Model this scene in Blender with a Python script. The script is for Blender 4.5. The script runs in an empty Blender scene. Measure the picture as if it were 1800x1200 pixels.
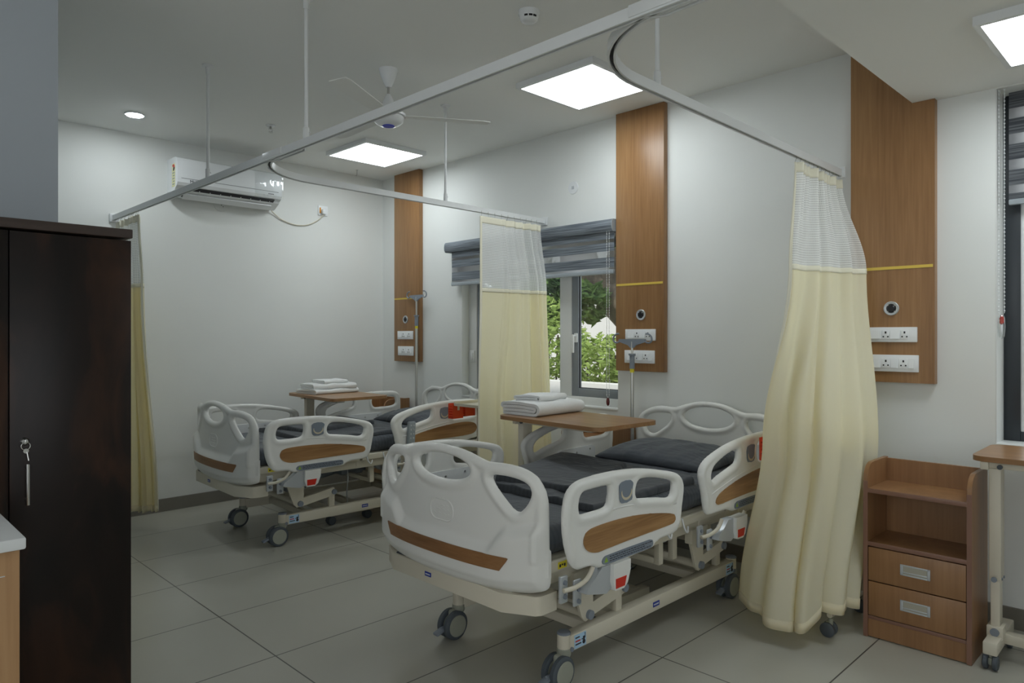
import bpy, bmesh, math, random
import numpy as np
from mathutils import Vector, Matrix

C = bpy.context.scene.collection
SC = bpy.context.scene
PI = math.pi
random.seed(7)

# ------------------------------------------------------------------ camera, world, sun, exposure
cam_d = bpy.data.cameras.new('camera')
cam_d.sensor_width = 36.0
cam_d.lens = 24.7
cam_d.shift_y = -10.0 / 1800.0
cam_d.clip_start = 0.05
cam = bpy.data.objects.new('camera', cam_d)
C.objects.link(cam)
cam.location = (0, 0, 1.39)
cam.rotation_euler = (PI / 2, 0, math.radians(-44.861))
SC.camera = cam

world = bpy.data.worlds.new('world')
SC.world = world
world.use_nodes = True
world.node_tree.nodes['Background'].inputs[0].default_value = (0.92, 0.96, 1.0, 1)
world.node_tree.nodes['Background'].inputs[1].default_value = 1.1

sun_d = bpy.data.lights.new('sun', 'SUN')
sun_d.energy = 2.2
sun_d.angle = math.radians(1.0)
sun_d.color = (1.0, 0.95, 0.86)
sun = bpy.data.objects.new('sun', sun_d)
C.objects.link(sun)
sun.rotation_euler = (math.radians(-14), math.radians(-32), 0)   # from over the roof, on to the garden

SC.view_settings.view_transform = 'Standard'
SC.view_settings.look = 'None'
SC.view_settings.exposure = 0.85
SC.view_settings.gamma = 1.0
SC.view_settings.use_curve_mapping = False
PANEL_L = 6.2          # radiance of the square ceiling lights

# ------------------------------------------------------------------ materials
def nodes_of(m):
    return m.node_tree.nodes, m.node_tree.links

def mk(name, col, rough=0.5, metal=0.0, spec=0.5, emit=None, emit_s=0.0):
    m = bpy.data.materials.new(name)
    m.use_nodes = True
    b = m.node_tree.nodes['Principled BSDF']
    b.inputs['Base Color'].default_value = (*col, 1)
    b.inputs['Roughness'].default_value = rough
    b.inputs['Metallic'].default_value = metal
    b.inputs['Specular IOR Level'].default_value = spec
    if emit:
        b.inputs['Emission Color'].default_value = (*emit, 1)
        b.inputs['Emission Strength'].default_value = emit_s
    return m

def ramp(N, stops):
    r = N.new('ShaderNodeValToRGB')
    el = r.color_ramp.elements
    while len(el) < len(stops):
        el.new(0.5)
    for e, (p, c) in zip(el, stops):
        e.position = p
        e.color = (*c, 1)
    return r

def noise_mat(name, stops, scale, rough, stretch=(1, 1, 1), detail=5, bump=0.0, spec=0.5, rot=None, dist=0.0):
    m = mk(name, stops[0][1], rough, spec=spec)
    N, L = nodes_of(m)
    b = N['Principled BSDF']
    tc = N.new('ShaderNodeTexCoord')
    mp = N.new('ShaderNodeMapping')
    mp.inputs['Scale'].default_value = stretch
    if rot:
        mp.inputs['Rotation'].default_value = rot
    nz = N.new('ShaderNodeTexNoise')
    nz.inputs['Scale'].default_value = scale
    nz.inputs['Detail'].default_value = detail
    nz.inputs['Distortion'].default_value = dist
    L.new(tc.outputs['Object'], mp.inputs['Vector'])
    L.new(mp.outputs[0], nz.inputs['Vector'])
    r = ramp(N, stops)
    L.new(nz.outputs['Fac'], r.inputs['Fac'])
    L.new(r.outputs[0], b.inputs['Base Color'])
    if bump:
        bp = N.new('ShaderNodeBump')
        bp.inputs['Strength'].default_value = bump
        bp.inputs['Distance'].default_value = 0.004
        L.new(nz.outputs['Fac'], bp.inputs['Height'])
        L.new(bp.outputs[0], b.inputs['Normal'])
    return m

MT = {}
MT['wall'] = noise_mat('wall_paint', [(0.3, (0.765, 0.78, 0.755)), (0.7, (0.80, 0.815, 0.79))], 1.3, 0.7)
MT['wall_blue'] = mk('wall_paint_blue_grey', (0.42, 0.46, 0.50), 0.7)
MT['ceiling'] = mk('ceiling_paint', (0.85, 0.86, 0.835), 0.8)
MT['white_pl'] = mk('white_plastic', (0.80, 0.80, 0.765), 0.32)
MT['white_gloss'] = mk('white_gloss', (0.80, 0.82, 0.83), 0.25)
MT['pure_white'] = mk('switch_white', (0.84, 0.86, 0.87), 0.35)
MT['beige'] = mk('cream_metal', (0.67, 0.625, 0.51), 0.4)
MT['rail_al'] = mk('white_aluminium', (0.76, 0.78, 0.78), 0.35)
MT['slot'] = mk('dark_slot', (0.03, 0.03, 0.035), 0.6)
MT['grey_pl'] = mk('grey_plastic', (0.22, 0.25, 0.29), 0.45)
MT['grey_dk'] = mk('dark_grey_rubber', (0.06, 0.07, 0.08), 0.55)
MT['hub'] = mk('hub_grey_green', (0.33, 0.34, 0.28), 0.5)
MT['tyre'] = mk('tyre_grey', (0.075, 0.09, 0.105), 0.55)
MT['silver'] = mk('silver_cover', (0.52, 0.55, 0.57), 0.35, 0.3)
MT['steel'] = mk('steel', (0.55, 0.55, 0.53), 0.28, 1.0)
MT['red'] = mk('red_plastic', (0.62, 0.03, 0.015), 0.35)
MT['orange_red'] = mk('orange_red_plastic', (0.75, 0.07, 0.015), 0.35)
MT['yellow'] = mk('yellow_sticker', (0.80, 0.68, 0.03), 0.5)
MT['brass'] = mk('yellow_strip', (0.72, 0.52, 0.09), 0.45)
MT['maroon'] = mk('maroon_plastic', (0.11, 0.018, 0.018), 0.35)
MT['blue'] = mk('blue_badge', (0.02, 0.045, 0.30), 0.4)
MT['fan_blue'] = mk('fan_blue', (0.01, 0.03, 0.55), 0.4)
MT['ltblue'] = mk('light_blue_sticker', (0.42, 0.62, 0.80), 0.5)
MT['green'] = mk('green_sign', (0.28, 0.45, 0.04), 0.5)
MT['label'] = mk('label_grey', (0.20, 0.235, 0.28), 0.45)
MT['text_dk'] = mk('text_dark', (0.02, 0.02, 0.03), 0.6)
MT['text_lt'] = mk('text_light', (0.7, 0.72, 0.75), 0.6)
MT['gold'] = mk('gauge_gold', (0.62, 0.55, 0.40), 0.4)
MT['black'] = mk('black_plastic', (0.01, 0.01, 0.012), 0.3)
MT['grey_paint'] = mk('bumper_grey', (0.62, 0.63, 0.61), 0.4)
MT['win_white'] = mk('window_white', (0.74, 0.75, 0.73), 0.35)
MT['win_grey'] = mk('window_grey', (0.24, 0.265, 0.285), 0.35)
MT['win_dark'] = mk('window_dark', (0.022, 0.028, 0.034), 0.35)
MT['towel'] = noise_mat('white_towel', [(0.3, (0.74, 0.75, 0.74)), (0.7, (0.82, 0.83, 0.82))], 240, 0.9, bump=0.35, spec=0.2)
MT['skirting'] = noise_mat('skirting_tile', [(0.3, (0.20, 0.185, 0.155)), (0.7, (0.225, 0.21, 0.18))], 4, 0.35)
MT['ground'] = noise_mat('garden_ground', [(0.3, (0.30, 0.27, 0.22)), (0.7, (0.42, 0.38, 0.31))], 3, 0.9)
MT['render'] = mk('pale_render', (0.50, 0.485, 0.49), 0.8)
MT['bark'] = noise_mat('bark', [(0.3, (0.06, 0.045, 0.035)), (0.7, (0.16, 0.12, 0.09))], 6, 0.9, (3, 3, 1), bump=0.8)

def wood(name, c0, c1, c2, rough, axis='z', scale=1.0):
    st = {'z': (9, 9, 0.45), 'y': (9, 0.45, 9), 'x': (0.45, 9, 9)}[axis]
    m = mk(name, c0, rough)
    N, L = nodes_of(m)
    b = N['Principled BSDF']
    tc = N.new('ShaderNodeTexCoord')
    mp = N.new('ShaderNodeMapping')
    mp.inputs['Scale'].default_value = [s * scale for s in st]
    L.new(tc.outputs['Object'], mp.inputs['Vector'])
    n1 = N.new('ShaderNodeTexNoise')
    n1.inputs['Scale'].default_value = 1.0
    n1.inputs['Detail'].default_value = 4
    n1.inputs['Distortion'].default_value = 0.8
    n2 = N.new('ShaderNodeTexNoise')
    n2.inputs['Scale'].default_value = 9.0
    n2.inputs['Detail'].default_value = 3
    for n in (n1, n2):
        L.new(mp.outputs[0], n.inputs['Vector'])
    mx = N.new('ShaderNodeMath')
    mx.operation = 'MULTIPLY_ADD'
    mx.inputs[1].default_value = 0.35
    L.new(n2.outputs['Fac'], mx.inputs[0])
    sc = N.new('ShaderNodeMath')
    sc.operation = 'MULTIPLY'
    sc.inputs[1].default_value = 0.65
    L.new(n1.outputs['Fac'], sc.inputs[0])
    L.new(sc.outputs[0], mx.inputs[2])
    r = ramp(N, [(0.32, c0), (0.5, c1), (0.68, c2)])
    L.new(mx.outputs[0], r.inputs['Fac'])
    L.new(r.outputs[0], b.inputs['Base Color'])
    return m

W3 = ((0.235, 0.117, 0.046), (0.315, 0.166, 0.068), (0.395, 0.222, 0.098))
MT['wood_z'] = wood('walnut_laminate_upright', *W3, 0.34, 'z', 1.0)
MT['wood_y'] = wood('walnut_laminate_along', *W3, 0.30, 'y', 1.0)
MT['cab_z'] = wood('cabinet_laminate', (0.235, 0.118, 0.050), (0.295, 0.152, 0.066), (0.355, 0.19, 0.085), 0.36, 'z', 1.0)
MT['cab_edge'] = mk('cabinet_edging', (0.24, 0.125, 0.085), 0.4)
MT['wood_in'] = wood('inlay_wood', (0.15, 0.070, 0.024), (0.31, 0.162, 0.062), (0.43, 0.245, 0.105), 0.38, 'x', 1.6)
MT['wood_in_y'] = wood('inlay_wood_cross', (0.19, 0.090, 0.032), (0.27, 0.132, 0.052), (0.33, 0.175, 0.075), 0.38, 'y', 1.6)
MT['wood_lt'] = wood('counter_laminate', (0.40, 0.22, 0.10), (0.48, 0.28, 0.135), (0.54, 0.33, 0.17), 0.4, 'z', 1.0)

def wardrobe_mat():
    m = mk('dark_walnut', (0.03, 0.018, 0.013), 0.34, spec=0.3)
    N, L = nodes_of(m)
    b = N['Principled BSDF']
    tc = N.new('ShaderNodeTexCoord')
    mp = N.new('ShaderNodeMapping')
    mp.inputs['Scale'].default_value = (5, 5, 1.6)
    L.new(tc.outputs['Object'], mp.inputs['Vector'])
    n1 = N.new('ShaderNodeTexNoise')
    n1.inputs['Scale'].default_value = 1.0
    n1.inputs['Detail'].default_value = 6
    n1.inputs['Distortion'].default_value = 1.2
    L.new(mp.outputs[0], n1.inputs['Vector'])
    r = ramp(N, [(0.35, (0.007, 0.0045, 0.004)), (0.52, (0.013, 0.0075, 0.006)), (0.74, (0.060, 0.026, 0.014))])
    L.new(n1.outputs['Fac'], r.inputs['Fac'])
    L.new(r.outputs[0], b.inputs['Base Color'])
    return m
MT['wardrobe'] = wardrobe_mat()
MT['wardrobe_top'] = wood('dark_walnut_top', (0.035, 0.022, 0.018), (0.05, 0.033, 0.027), (0.07, 0.047, 0.038), 0.4, 'x', 1.5)

def floor_mat():
    m = mk('floor_tile', (0.3, 0.3, 0.26), 0.28)
    N, L = nodes_of(m)
    b = N['Principled BSDF']
    tc = N.new('ShaderNodeTexCoord')
    mp = N.new('ShaderNodeMapping')
    mp.inputs['Location'].default_value = (-1.425, -2.888, 0)
    L.new(tc.outputs['Object'], mp.inputs['Vector'])
    br = N.new('ShaderNodeTexBrick')
    br.offset = 0.0
    br.squash = 1.0
    br.inputs['Scale'].default_value = 1.0
    br.inputs['Brick Width'].default_value = 1.178
    br.inputs['Row Height'].default_value = 0.597
    br.inputs['Mortar Size'].default_value = 0.0032
    br.inputs['Mortar Smooth'].default_value = 0.1
    br.inputs['Bias'].default_value = 0.0
    br.inputs['Color1'].default_value = (0.45, 0.44, 0.38, 1)
    br.inputs['Color2'].default_value = (0.47, 0.46, 0.40, 1)
    br.inputs['Mortar'].default_value = (0.085, 0.08, 0.068, 1)
    L.new(mp.outputs[0], br.inputs['Vector'])
    nz = N.new('ShaderNodeTexNoise')
    nz.inputs['Scale'].default_value = 1.4
    nz.inputs['Detail'].default_value = 4
    L.new(tc.outputs['Object'], nz.inputs['Vector'])
    r = ramp(N, [(0.3, (0.93, 0.93, 0.92)), (0.7, (1.0, 1.0, 1.0))])
    L.new(nz.outputs['Fac'], r.inputs['Fac'])
    mx = N.new('ShaderNodeMix')
    mx.data_type = 'RGBA'
    mx.blend_type = 'MULTIPLY'
    mx.inputs[0].default_value = 1.0
    L.new(br.outputs['Color'], mx.inputs[6])
    L.new(r.outputs[0], mx.inputs[7])
    L.new(mx.outputs[2], b.inputs['Base Color'])
    return m
MT['floor'] = floor_mat()

def sheet_mat(name, c0, c1, axis, period):
    m = mk(name, c0, 0.62, spec=0.35)
    N, L = nodes_of(m)
    b = N['Principled BSDF']
    b.inputs['Sheen Weight'].default_value = 0.12
    tc = N.new('ShaderNodeTexCoord')
    sp = N.new('ShaderNodeSeparateXYZ')
    L.new(tc.outputs['Object'], sp.inputs[0])
    ml = N.new('ShaderNodeMath')
    ml.operation = 'MULTIPLY'
    ml.inputs[1].default_value = 2 * PI / period
    L.new(sp.outputs[axis], ml.inputs[0])
    sn = N.new('ShaderNodeMath')
    sn.operation = 'SINE'
    L.new(ml.outputs[0], sn.inputs[0])
    r = ramp(N, [(0.35, c0), (0.6, c1)])
    ad = N.new('ShaderNodeMath')
    ad.operation = 'MULTIPLY_ADD'
    ad.inputs[1].default_value = 0.5
    ad.inputs[2].default_value = 0.5
    L.new(sn.outputs[0], ad.inputs[0])
    L.new(ad.outputs[0], r.inputs['Fac'])
    L.new(r.outputs[0], b.inputs['Base Color'])
    nz = N.new('ShaderNodeTexNoise')
    nz.inputs['Scale'].default_value = 9
    nz.inputs['Detail'].default_value = 2
    nz.inputs['Distortion'].default_value = 0.6
    L.new(tc.outputs['Object'], nz.inputs['Vector'])
    bp = N.new('ShaderNodeBump')
    bp.inputs['Strength'].default_value = 0.5
    bp.inputs['Distance'].default_value = 0.03
    L.new(nz.outputs['Fac'], bp.inputs['Height'])
    L.new(bp.outputs[0], b.inputs['Normal'])
    return m
MT['sheet'] = sheet_mat('charcoal_striped_sheet', (0.058, 0.066, 0.078), (0.072, 0.082, 0.096), 'X', 0.026)
MT['sheet_b'] = sheet_mat('charcoal_striped_blanket', (0.050, 0.055, 0.063), (0.060, 0.067, 0.076), 'Y', 0.026)

def blind_mat(name, c0, c1):
    return noise_mat(name, [(0.38, c0), (0.62, c1)], 1.0, 0.75, (60, 3, 160), detail=3, spec=0.2)
MT['blind'] = blind_mat('blind_woven_grey', (0.10, 0.115, 0.135), (0.25, 0.28, 0.31))
MT['blind_dark'] = blind_mat('blind_woven_dark_grey', (0.055, 0.06, 0.07), (0.15, 0.16, 0.17))
MT['blind_bar'] = mk('blind_bar', (0.36, 0.40, 0.43), 0.4)

def mix_shader(name, parts):
    """parts: builder(N) -> (shader socket A, shader socket B, factor socket or float)"""
    m = bpy.data.materials.new(name)
    m.use_nodes = True
    N, L = nodes_of(m)
    N.remove(N['Principled BSDF'])
    out = N['Material Output']
    a, b, f = parts(N, L)
    mx = N.new('ShaderNodeMixShader')
    if isinstance(f, float):
        mx.inputs[0].default_value = f
    else:
        L.new(f, mx.inputs[0])
    L.new(a, mx.inputs[1])
    L.new(b, mx.inputs[2])
    L.new(mx.outputs[0], out.inputs['Surface'])
    return m

def glass_parts(tint, f):
    def p(N, L):
        t = N.new('ShaderNodeBsdfTransparent')
        t.inputs[0].default_value = (*tint, 1)
        g = N.new('ShaderNodeBsdfGlossy')
        g.inputs['Roughness'].default_value = 0.02
        return t.outputs[0], g.outputs[0], f
    return p
MT['glass'] = mix_shader('window_glass', glass_parts((0.93, 0.96, 0.95), 0.05))
MT['clear'] = mix_shader('clear_plastic', glass_parts((0.86, 0.88, 0.88), 0.16))
MT['film'] = mix_shader('plastic_film', glass_parts((0.97, 0.98, 0.98), 0.10))

def sheer_parts(N, L):
    t = N.new('ShaderNodeBsdfTransparent')
    t.inputs[0].default_value = (0.9, 0.9, 0.9, 1)
    d = N.new('ShaderNodeBsdfTranslucent')
    d.inputs[0].default_value = (0.75, 0.75, 0.78, 1)
    return t.outputs[0], d.outputs[0], 0.65
MT['sheer'] = mix_shader('blind_sheer', sheer_parts)

CREAM = (0.935, 0.905, 0.745)
def cloth_parts(N, L):
    d = N.new('ShaderNodeBsdfDiffuse')
    d.inputs[0].default_value = (*CREAM, 1)
    t = N.new('ShaderNodeBsdfTranslucent')
    t.inputs[0].default_value = (0.97, 0.85, 0.41, 1)
    return d.outputs[0], t.outputs[0], 0.42
MT['cloth'] = mix_shader('cream_cloth', cloth_parts)
MT['band'] = mk('cream_band', (0.86, 0.83, 0.67), 0.7)
MT['recess'] = mk('handle_recess', (0.42, 0.40, 0.33), 0.5)

def net_parts(N, L):
    tc = N.new('ShaderNodeTexCoord')
    sp = N.new('ShaderNodeSeparateXYZ')
    L.new(tc.outputs['UV'], sp.inputs[0])
    outs = []
    for ax in ('X', 'Y'):
        mu = N.new('ShaderNodeMath')
        mu.operation = 'MULTIPLY'
        mu.inputs[1].default_value = 1 / 0.012
        L.new(sp.outputs[ax], mu.inputs[0])
        fr = N.new('ShaderNodeMath')
        fr.operation = 'FRACT'
        L.new(mu.outputs[0], fr.inputs[0])
        lt = N.new('ShaderNodeMath')
        lt.operation = 'GREATER_THAN'
        lt.inputs[1].default_value = 0.62
        L.new(fr.outputs[0], lt.inputs[0])
        outs.append(lt)
    mx = N.new('ShaderNodeMath')
    mx.operation = 'MAXIMUM'
    L.new(outs[0].outputs[0], mx.inputs[0])
    L.new(outs[1].outputs[0], mx.inputs[1])
    fa = N.new('ShaderNodeMath')
    fa.operation = 'MULTIPLY_ADD'
    fa.inputs[1].default_value = 0.42
    fa.inputs[2].default_value = 0.54
    L.new(mx.outputs[0], fa.inputs[0])
    t = N.new('ShaderNodeBsdfTransparent')
    d = N.new('ShaderNodeBsdfDiffuse')
    d.inputs[0].default_value = (0.90, 0.91, 0.89, 1)
    tr = N.new('ShaderNodeBsdfTranslucent')
    tr.inputs[0].default_value = (0.90, 0.91, 0.89, 1)
    m2 = N.new('ShaderNodeMixShader')
    m2.inputs[0].default_value = 0.45
    L.new(d.outputs[0], m2.inputs[1])
    L.new(tr.outputs[0], m2.inputs[2])
    return t.outputs[0], m2.outputs[0], fa.outputs[0]
MT['net'] = mix_shader('white_net', net_parts)

def leaf_mat(name, c0, c1):
    def p(N, L):
        tc = N.new('ShaderNodeTexCoord')
        nz = N.new('ShaderNodeTexNoise')
        nz.inputs['Scale'].default_value = 7
        L.new(tc.outputs['Object'], nz.inputs['Vector'])
        r = ramp(N, [(0.35, c0), (0.65, c1)])
        L.new(nz.outputs['Fac'], r.inputs['Fac'])
        d = N.new('ShaderNodeBsdfDiffuse')
        t = N.new('ShaderNodeBsdfTranslucent')
        L.new(r.outputs[0], d.inputs[0])
        L.new(r.outputs[0], t.inputs[0])
        return d.outputs[0], t.outputs[0], 0.4
    return mix_shader(name, p)
MT['leaf'] = leaf_mat('hedge_leaf', (0.16, 0.25, 0.06), (0.46, 0.56, 0.19))
MT['leaf_dk'] = leaf_mat('tree_leaf', (0.05, 0.10, 0.04), (0.14, 0.22, 0.07))

def emit_mat(name, col, s):
    m = bpy.data.materials.new(name)
    m.use_nodes = True
    N, L = nodes_of(m)
    N.remove(N['Principled BSDF'])
    e = N.new('ShaderNodeEmission')
    e.inputs[0].default_value = (*col, 1)
    e.inputs[1].default_value = s
    L.new(e.outputs[0], N['Material Output'].inputs['Surface'])
    return m
MT['panel_light'] = emit_mat('panel_light', (0.90, 0.97, 1.0), PANEL_L)
MT['spot_light'] = emit_mat('downlight', (0.90, 0.97, 1.0), 90.0)

# ------------------------------------------------------------------ mesh helpers
class M:
    def __init__(s):
        s.v = []; s.f = []; s.uv = None
    def add(s, vs, fs):
        o = len(s.v)
        s.v += [tuple(map(float, p)) for p in vs]
        s.f += [tuple(i + o for i in f) for f in fs]
        return s
    def bm(s, b):
        b.verts.ensure_lookup_table()
        b.verts.index_update()
        s.add([v.co[:] for v in b.verts], [[v.index for v in f.verts] for f in b.faces])
        b.free()
        return s
    def box(s, a, c, bev=0.0, seg=2):
        a = [min(p, q) for p, q in zip(a, c)], [max(p, q) for p, q in zip(a, c)]
        lo, hi = a
        b = bmesh.new()
        bmesh.ops.create_cube(b, size=1.0)
        for v in b.verts:
            v.co = Vector([(lo[i] + hi[i]) / 2 + v.co[i] * (hi[i] - lo[i]) for i in range(3)])
        if bev > 0:
            bev = min(bev, 0.49 * min(hi[i] - lo[i] for i in range(3)))
            bmesh.ops.bevel(b, geom=list(b.edges), offset=bev, segments=seg, profile=0.5, affect='EDGES')
        return s.bm(b)
    def obox(s, center, size, rotz=0.0, bev=0.0, rot=None):
        t = M().box([-x / 2 for x in size], [x / 2 for x in size], bev)
        R = (rot or Matrix.Rotation(rotz, 3, 'Z'))
        s.add([(R @ Vector(p)) + Vector(center) for p in t.v], t.f)
        return s
    def cyl(s, p0, p1, r0, seg=16, r1=None, cap=True):
        return s.tube([p0, p1], r0, seg, radii=[r0, r0 if r1 is None else r1], cap=cap)
    def tube(s, pts, r, seg=8, radii=None, closed=False, cap=True):
        pts = [Vector(p) for p in pts]
        n = len(pts)
        rings = []
        up = None
        for i, p in enumerate(pts):
            if closed:
                t = (pts[(i + 1) % n] - pts[i - 1]).normalized()
            else:
                t = (pts[min(i + 1, n - 1)] - pts[max(i - 1, 0)]).normalized()
            if up is None:
                up = Vector((0, 0, 1)) if abs(t.z) < 0.9 else Vector((1, 0, 0))
            a = t.cross(up)
            if a.length < 1e-5:
                a = t.cross(Vector((0, 1, 0)))
            a.normalize()
            b = a.cross(t).normalized()
            up = b
            rr = radii[i] if radii else r
            rings.append([p + (a * math.cos(2 * PI * k / seg) + b * math.sin(2 * PI * k / seg)) * rr for k in range(seg)])
        vs = [q for ring in rings for q in ring]
        fs = []
        m = n if closed else n - 1
        for i in range(m):
            j = (i + 1) % n
            for k in range(seg):
                l = (k + 1) % seg
                fs.append((i * seg + k, i * seg + l, j * seg + l, j * seg + k))
        if cap and not closed:
            fs.append(tuple(range(seg))[::-1])
            fs.append(tuple((n - 1) * seg + k for k in range(seg)))
        return s.add(vs, fs)
    def lathe(s, prof, c=(0, 0, 0), seg=24, axis='z'):
        vs = []; fs = []
        for (r, h) in prof:
            for k in range(seg):
                a = 2 * PI * k / seg
                q = (r * math.cos(a), r * math.sin(a), h)
                if axis == 'y':
                    q = (q[0], q[2], q[1])
                elif axis == 'x':
                    q = (q[2], q[0], q[1])
                vs.append([q[i] + c[i] for i in range(3)])
        n = len(prof)
        for i in range(n - 1):
            for k in range(seg):
                l = (k + 1) % seg
                fs.append((i * seg + k, i * seg + l, (i + 1) * seg + l, (i + 1) * seg + k))
        fs.append(tuple(range(seg))[::-1])
        fs.append(tuple((n - 1) * seg + k for k in range(seg)))
        return s.add(vs, fs)
    def prism(s, poly, axis, d0, d1):
        """poly of 2D points extruded along axis: x->(y,z), y->(x,z), z->(x,y)"""
        def q(p, d):
            return {'x': (d, p[0], p[1]), 'y': (p[0], d, p[1]), 'z': (p[0], p[1], d)}[axis]
        n = len(poly)
        vs = [q(p, d0) for p in poly] + [q(p, d1) for p in poly]
        fs = [tuple(range(n))[::-1], tuple(range(n, 2 * n))]
        for i in range(n):
            j = (i + 1) % n
            fs.append((i, j, n + j, n + i))
        return s.add(vs, fs)
    def grid(s, fn, nu, nv, closed_u=False):
        vs = [fn(i / (nu if closed_u else nu - 1), j / (nv - 1)) for i in range(nu) for j in range(nv)]
        fs = []
        for i in range(nu if closed_u else nu - 1):
            for j in range(nv - 1):
                a = (i % nu) * nv + j
                b = ((i + 1) % nu) * nv + j
                fs.append((a, b, b + 1, a + 1))
        return s.add(vs, fs)
    def build(s, name, mat, parent=None, local=False, origin=None, sharp=38, smooth=True):
        off = Vector((0, 0, 0))
        if origin is not None:
            off = Vector(origin)
        elif parent is not None and not local:
            p = parent
            while p is not None:
                off += p.location
                p = p.parent
        me = bpy.data.meshes.new(name)
        me.from_pydata([tuple(Vector(p) - off) for p in s.v], [], s.f)
        b = bmesh.new()
        b.from_mesh(me)
        bmesh.ops.recalc_face_normals(b, faces=b.faces)
        b.to_mesh(me)
        b.free()
        if s.uv is not None:
            ul = me.uv_layers.new(name='UVMap')
            for lp in me.loops:
                ul.data[lp.index].uv = s.uv[lp.vertex_index]
        me.polygons.foreach_set('use_smooth', [smooth] * len(me.polygons))
        if smooth and sharp < 180:
            me.set_sharp_from_angle(angle=math.radians(sharp))
        me.materials.append(MT[mat])
        o = bpy.data.objects.new(name, me)
        C.objects.link(o)
        if parent is not None:
            o.parent = parent
        if origin is not None:
            o.location = origin
        return o

def rrect(w, h, r, n=6, cx=0.0, cy=0.0):
    pts = []
    for qx, qy, a0 in ((1, 1, 0), (-1, 1, 90), (-1, -1, 180), (1, -1, 270)):
        for k in range(n + 1):
            a = math.radians(a0 + 90 * k / n)
            pts.append((cx + qx * (w / 2 - r) + r * math.cos(a), cy + qy * (h / 2 - r) + r * math.sin(a)))
    return pts

def smooth_loop(pts, per=6):
    """closed Catmull-Rom through the points"""
    n = len(pts); out = []
    P = [np.array(p, float) for p in pts]
    for i in range(n):
        p0, p1, p2, p3 = P[i - 1], P[i], P[(i + 1) % n], P[(i + 2) % n]
        for k in range(per):
            t = k / per
            out.append(tuple(0.5 * ((2 * p1) + (-p0 + p2) * t + (2 * p0 - 5 * p1 + 4 * p2 - p3) * t * t + (-p0 + 3 * p1 - 3 * p2 + p3) * t ** 3)))
    return out

def seg_dist(px, py, poly):
    d = np.full(px.shape, 1e9)
    inside = np.zeros(px.shape, bool)
    n = len(poly)
    for i in range(n):
        ax, ay = poly[i]; bx, by = poly[(i + 1) % n]
        dx, dy = bx - ax, by - ay
        l2 = dx * dx + dy * dy + 1e-12
        t = np.clip(((px - ax) * dx + (py - ay) * dy) / l2, 0, 1)
        d = np.minimum(d, np.hypot(px - ax - t * dx, py - ay - t * dy))
        if ay != by:
            c = ((ay > py) != (by > py)) & (px < (bx - ax) * (py - ay) / (by - ay) + ax)
            inside ^= c
    return np.where(inside, d, -d)

def plate(outer, holes, step, front, back, pos):
    """moulded plate: outline with holes; front/back(d,a,b) give the offsets at a distance d from the nearest edge;
    pos(a,b,w) maps to 3D"""
    O = np.array(outer)
    x0, y0 = O.min(0) - step; x1, y1 = O.max(0) + step
    xs = np.arange(x0, x1 + step, step); ys = np.arange(y0, y1 + step, step)
    gx, gy = np.meshgrid(xs, ys, indexing='ij')
    d = seg_dist(gx, gy, outer)
    for h in holes:
        d = np.minimum(d, -seg_dist(gx, gy, h))
    d = np.where(np.abs(d) < step * 0.06, step * 0.06, d)
    nx, ny = d.shape
    V = []; key = {}
    def gv(i, j):
        k = ('g', i, j)
        if k not in key:
            key[k] = len(V); V.append((xs[i], ys[j], d[i, j]))
        return key[k]
    def ev(i, j, k2, l):
        k = ('e', *sorted(((i, j), (k2, l))))
        if k not in key:
            t = d[i, j] / (d[i, j] - d[k2, l])
            key[k] = len(V); V.append((xs[i] + t * (xs[k2] - xs[i]), ys[j] + t * (ys[l] - ys[j]), 0.0))
        return key[k]
    F = []; E = []
    for i in range(nx - 1):
        for j in range(ny - 1):
            cs = [(i, j), (i + 1, j), (i + 1, j + 1), (i, j + 1)]
            ins = [d[c] > 0 for c in cs]
            if not any(ins):
                continue
            poly = []
            for k in range(4):
                a = cs[k]; b = cs[(k + 1) % 4]
                if ins[k]:
                    poly.append((gv(*a), 0))
                if ins[k] != ins[(k + 1) % 4]:
                    poly.append((ev(*a, *b), 1))
            if len(poly) < 3:
                continue
            F.append([p[0] for p in poly])
            for k in range(len(poly)):
                p, q = poly[k], poly[(k + 1) % len(poly)]
                if p[1] and q[1]:
                    E.append((p[0], q[0]))
    n = len(V)
    vs = [pos(a, b, front(dd, a, b)) for a, b, dd in V] + [pos(a, b, -back(dd, a, b)) for a, b, dd in V]
    fs = [tuple(f) for f in F] + [tuple(n + i for i in f[::-1]) for f in F]
    fs += [(a, b, n + b, n + a) for a, b in E]
    return M().add(vs, fs)

def flat_plate(outline, pos, t, step=0.012):
    return plate(outline, [], step, lambda d, a, b: t, lambda d, a, b: 0.0, pos)

# ------------------------------------------------------------------ object helpers
def tag(o, label=None, cat=None, group=None, kind=None):
    if label: o['label'] = label
    if cat: o['category'] = cat
    if group: o['group'] = group
    if kind: o['kind'] = kind
    return o

def thing(name, label, cat, loc=(0, 0, 0), rotz=0.0, group=None):
    o = bpy.data.objects.new(name, None)
    o.empty_display_size = 0.1
    C.objects.link(o)
    o.location = loc
    o.rotation_euler = (0, 0, rotz)
    return tag(o, label, cat, group)

def struct(o):
    o['kind'] = 'structure'
    return o

def copy_tree(o, parent=None):
    c = o.copy()
    C.objects.link(c)
    c.parent = parent
    for ch in list(o.children):
        copy_tree(ch, c)
    return c

def smoothstep(a, b, x):
    t = max(0.0, min(1.0, (x - a) / (b - a)))
    return t * t * (3 - 2 * t)

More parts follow.
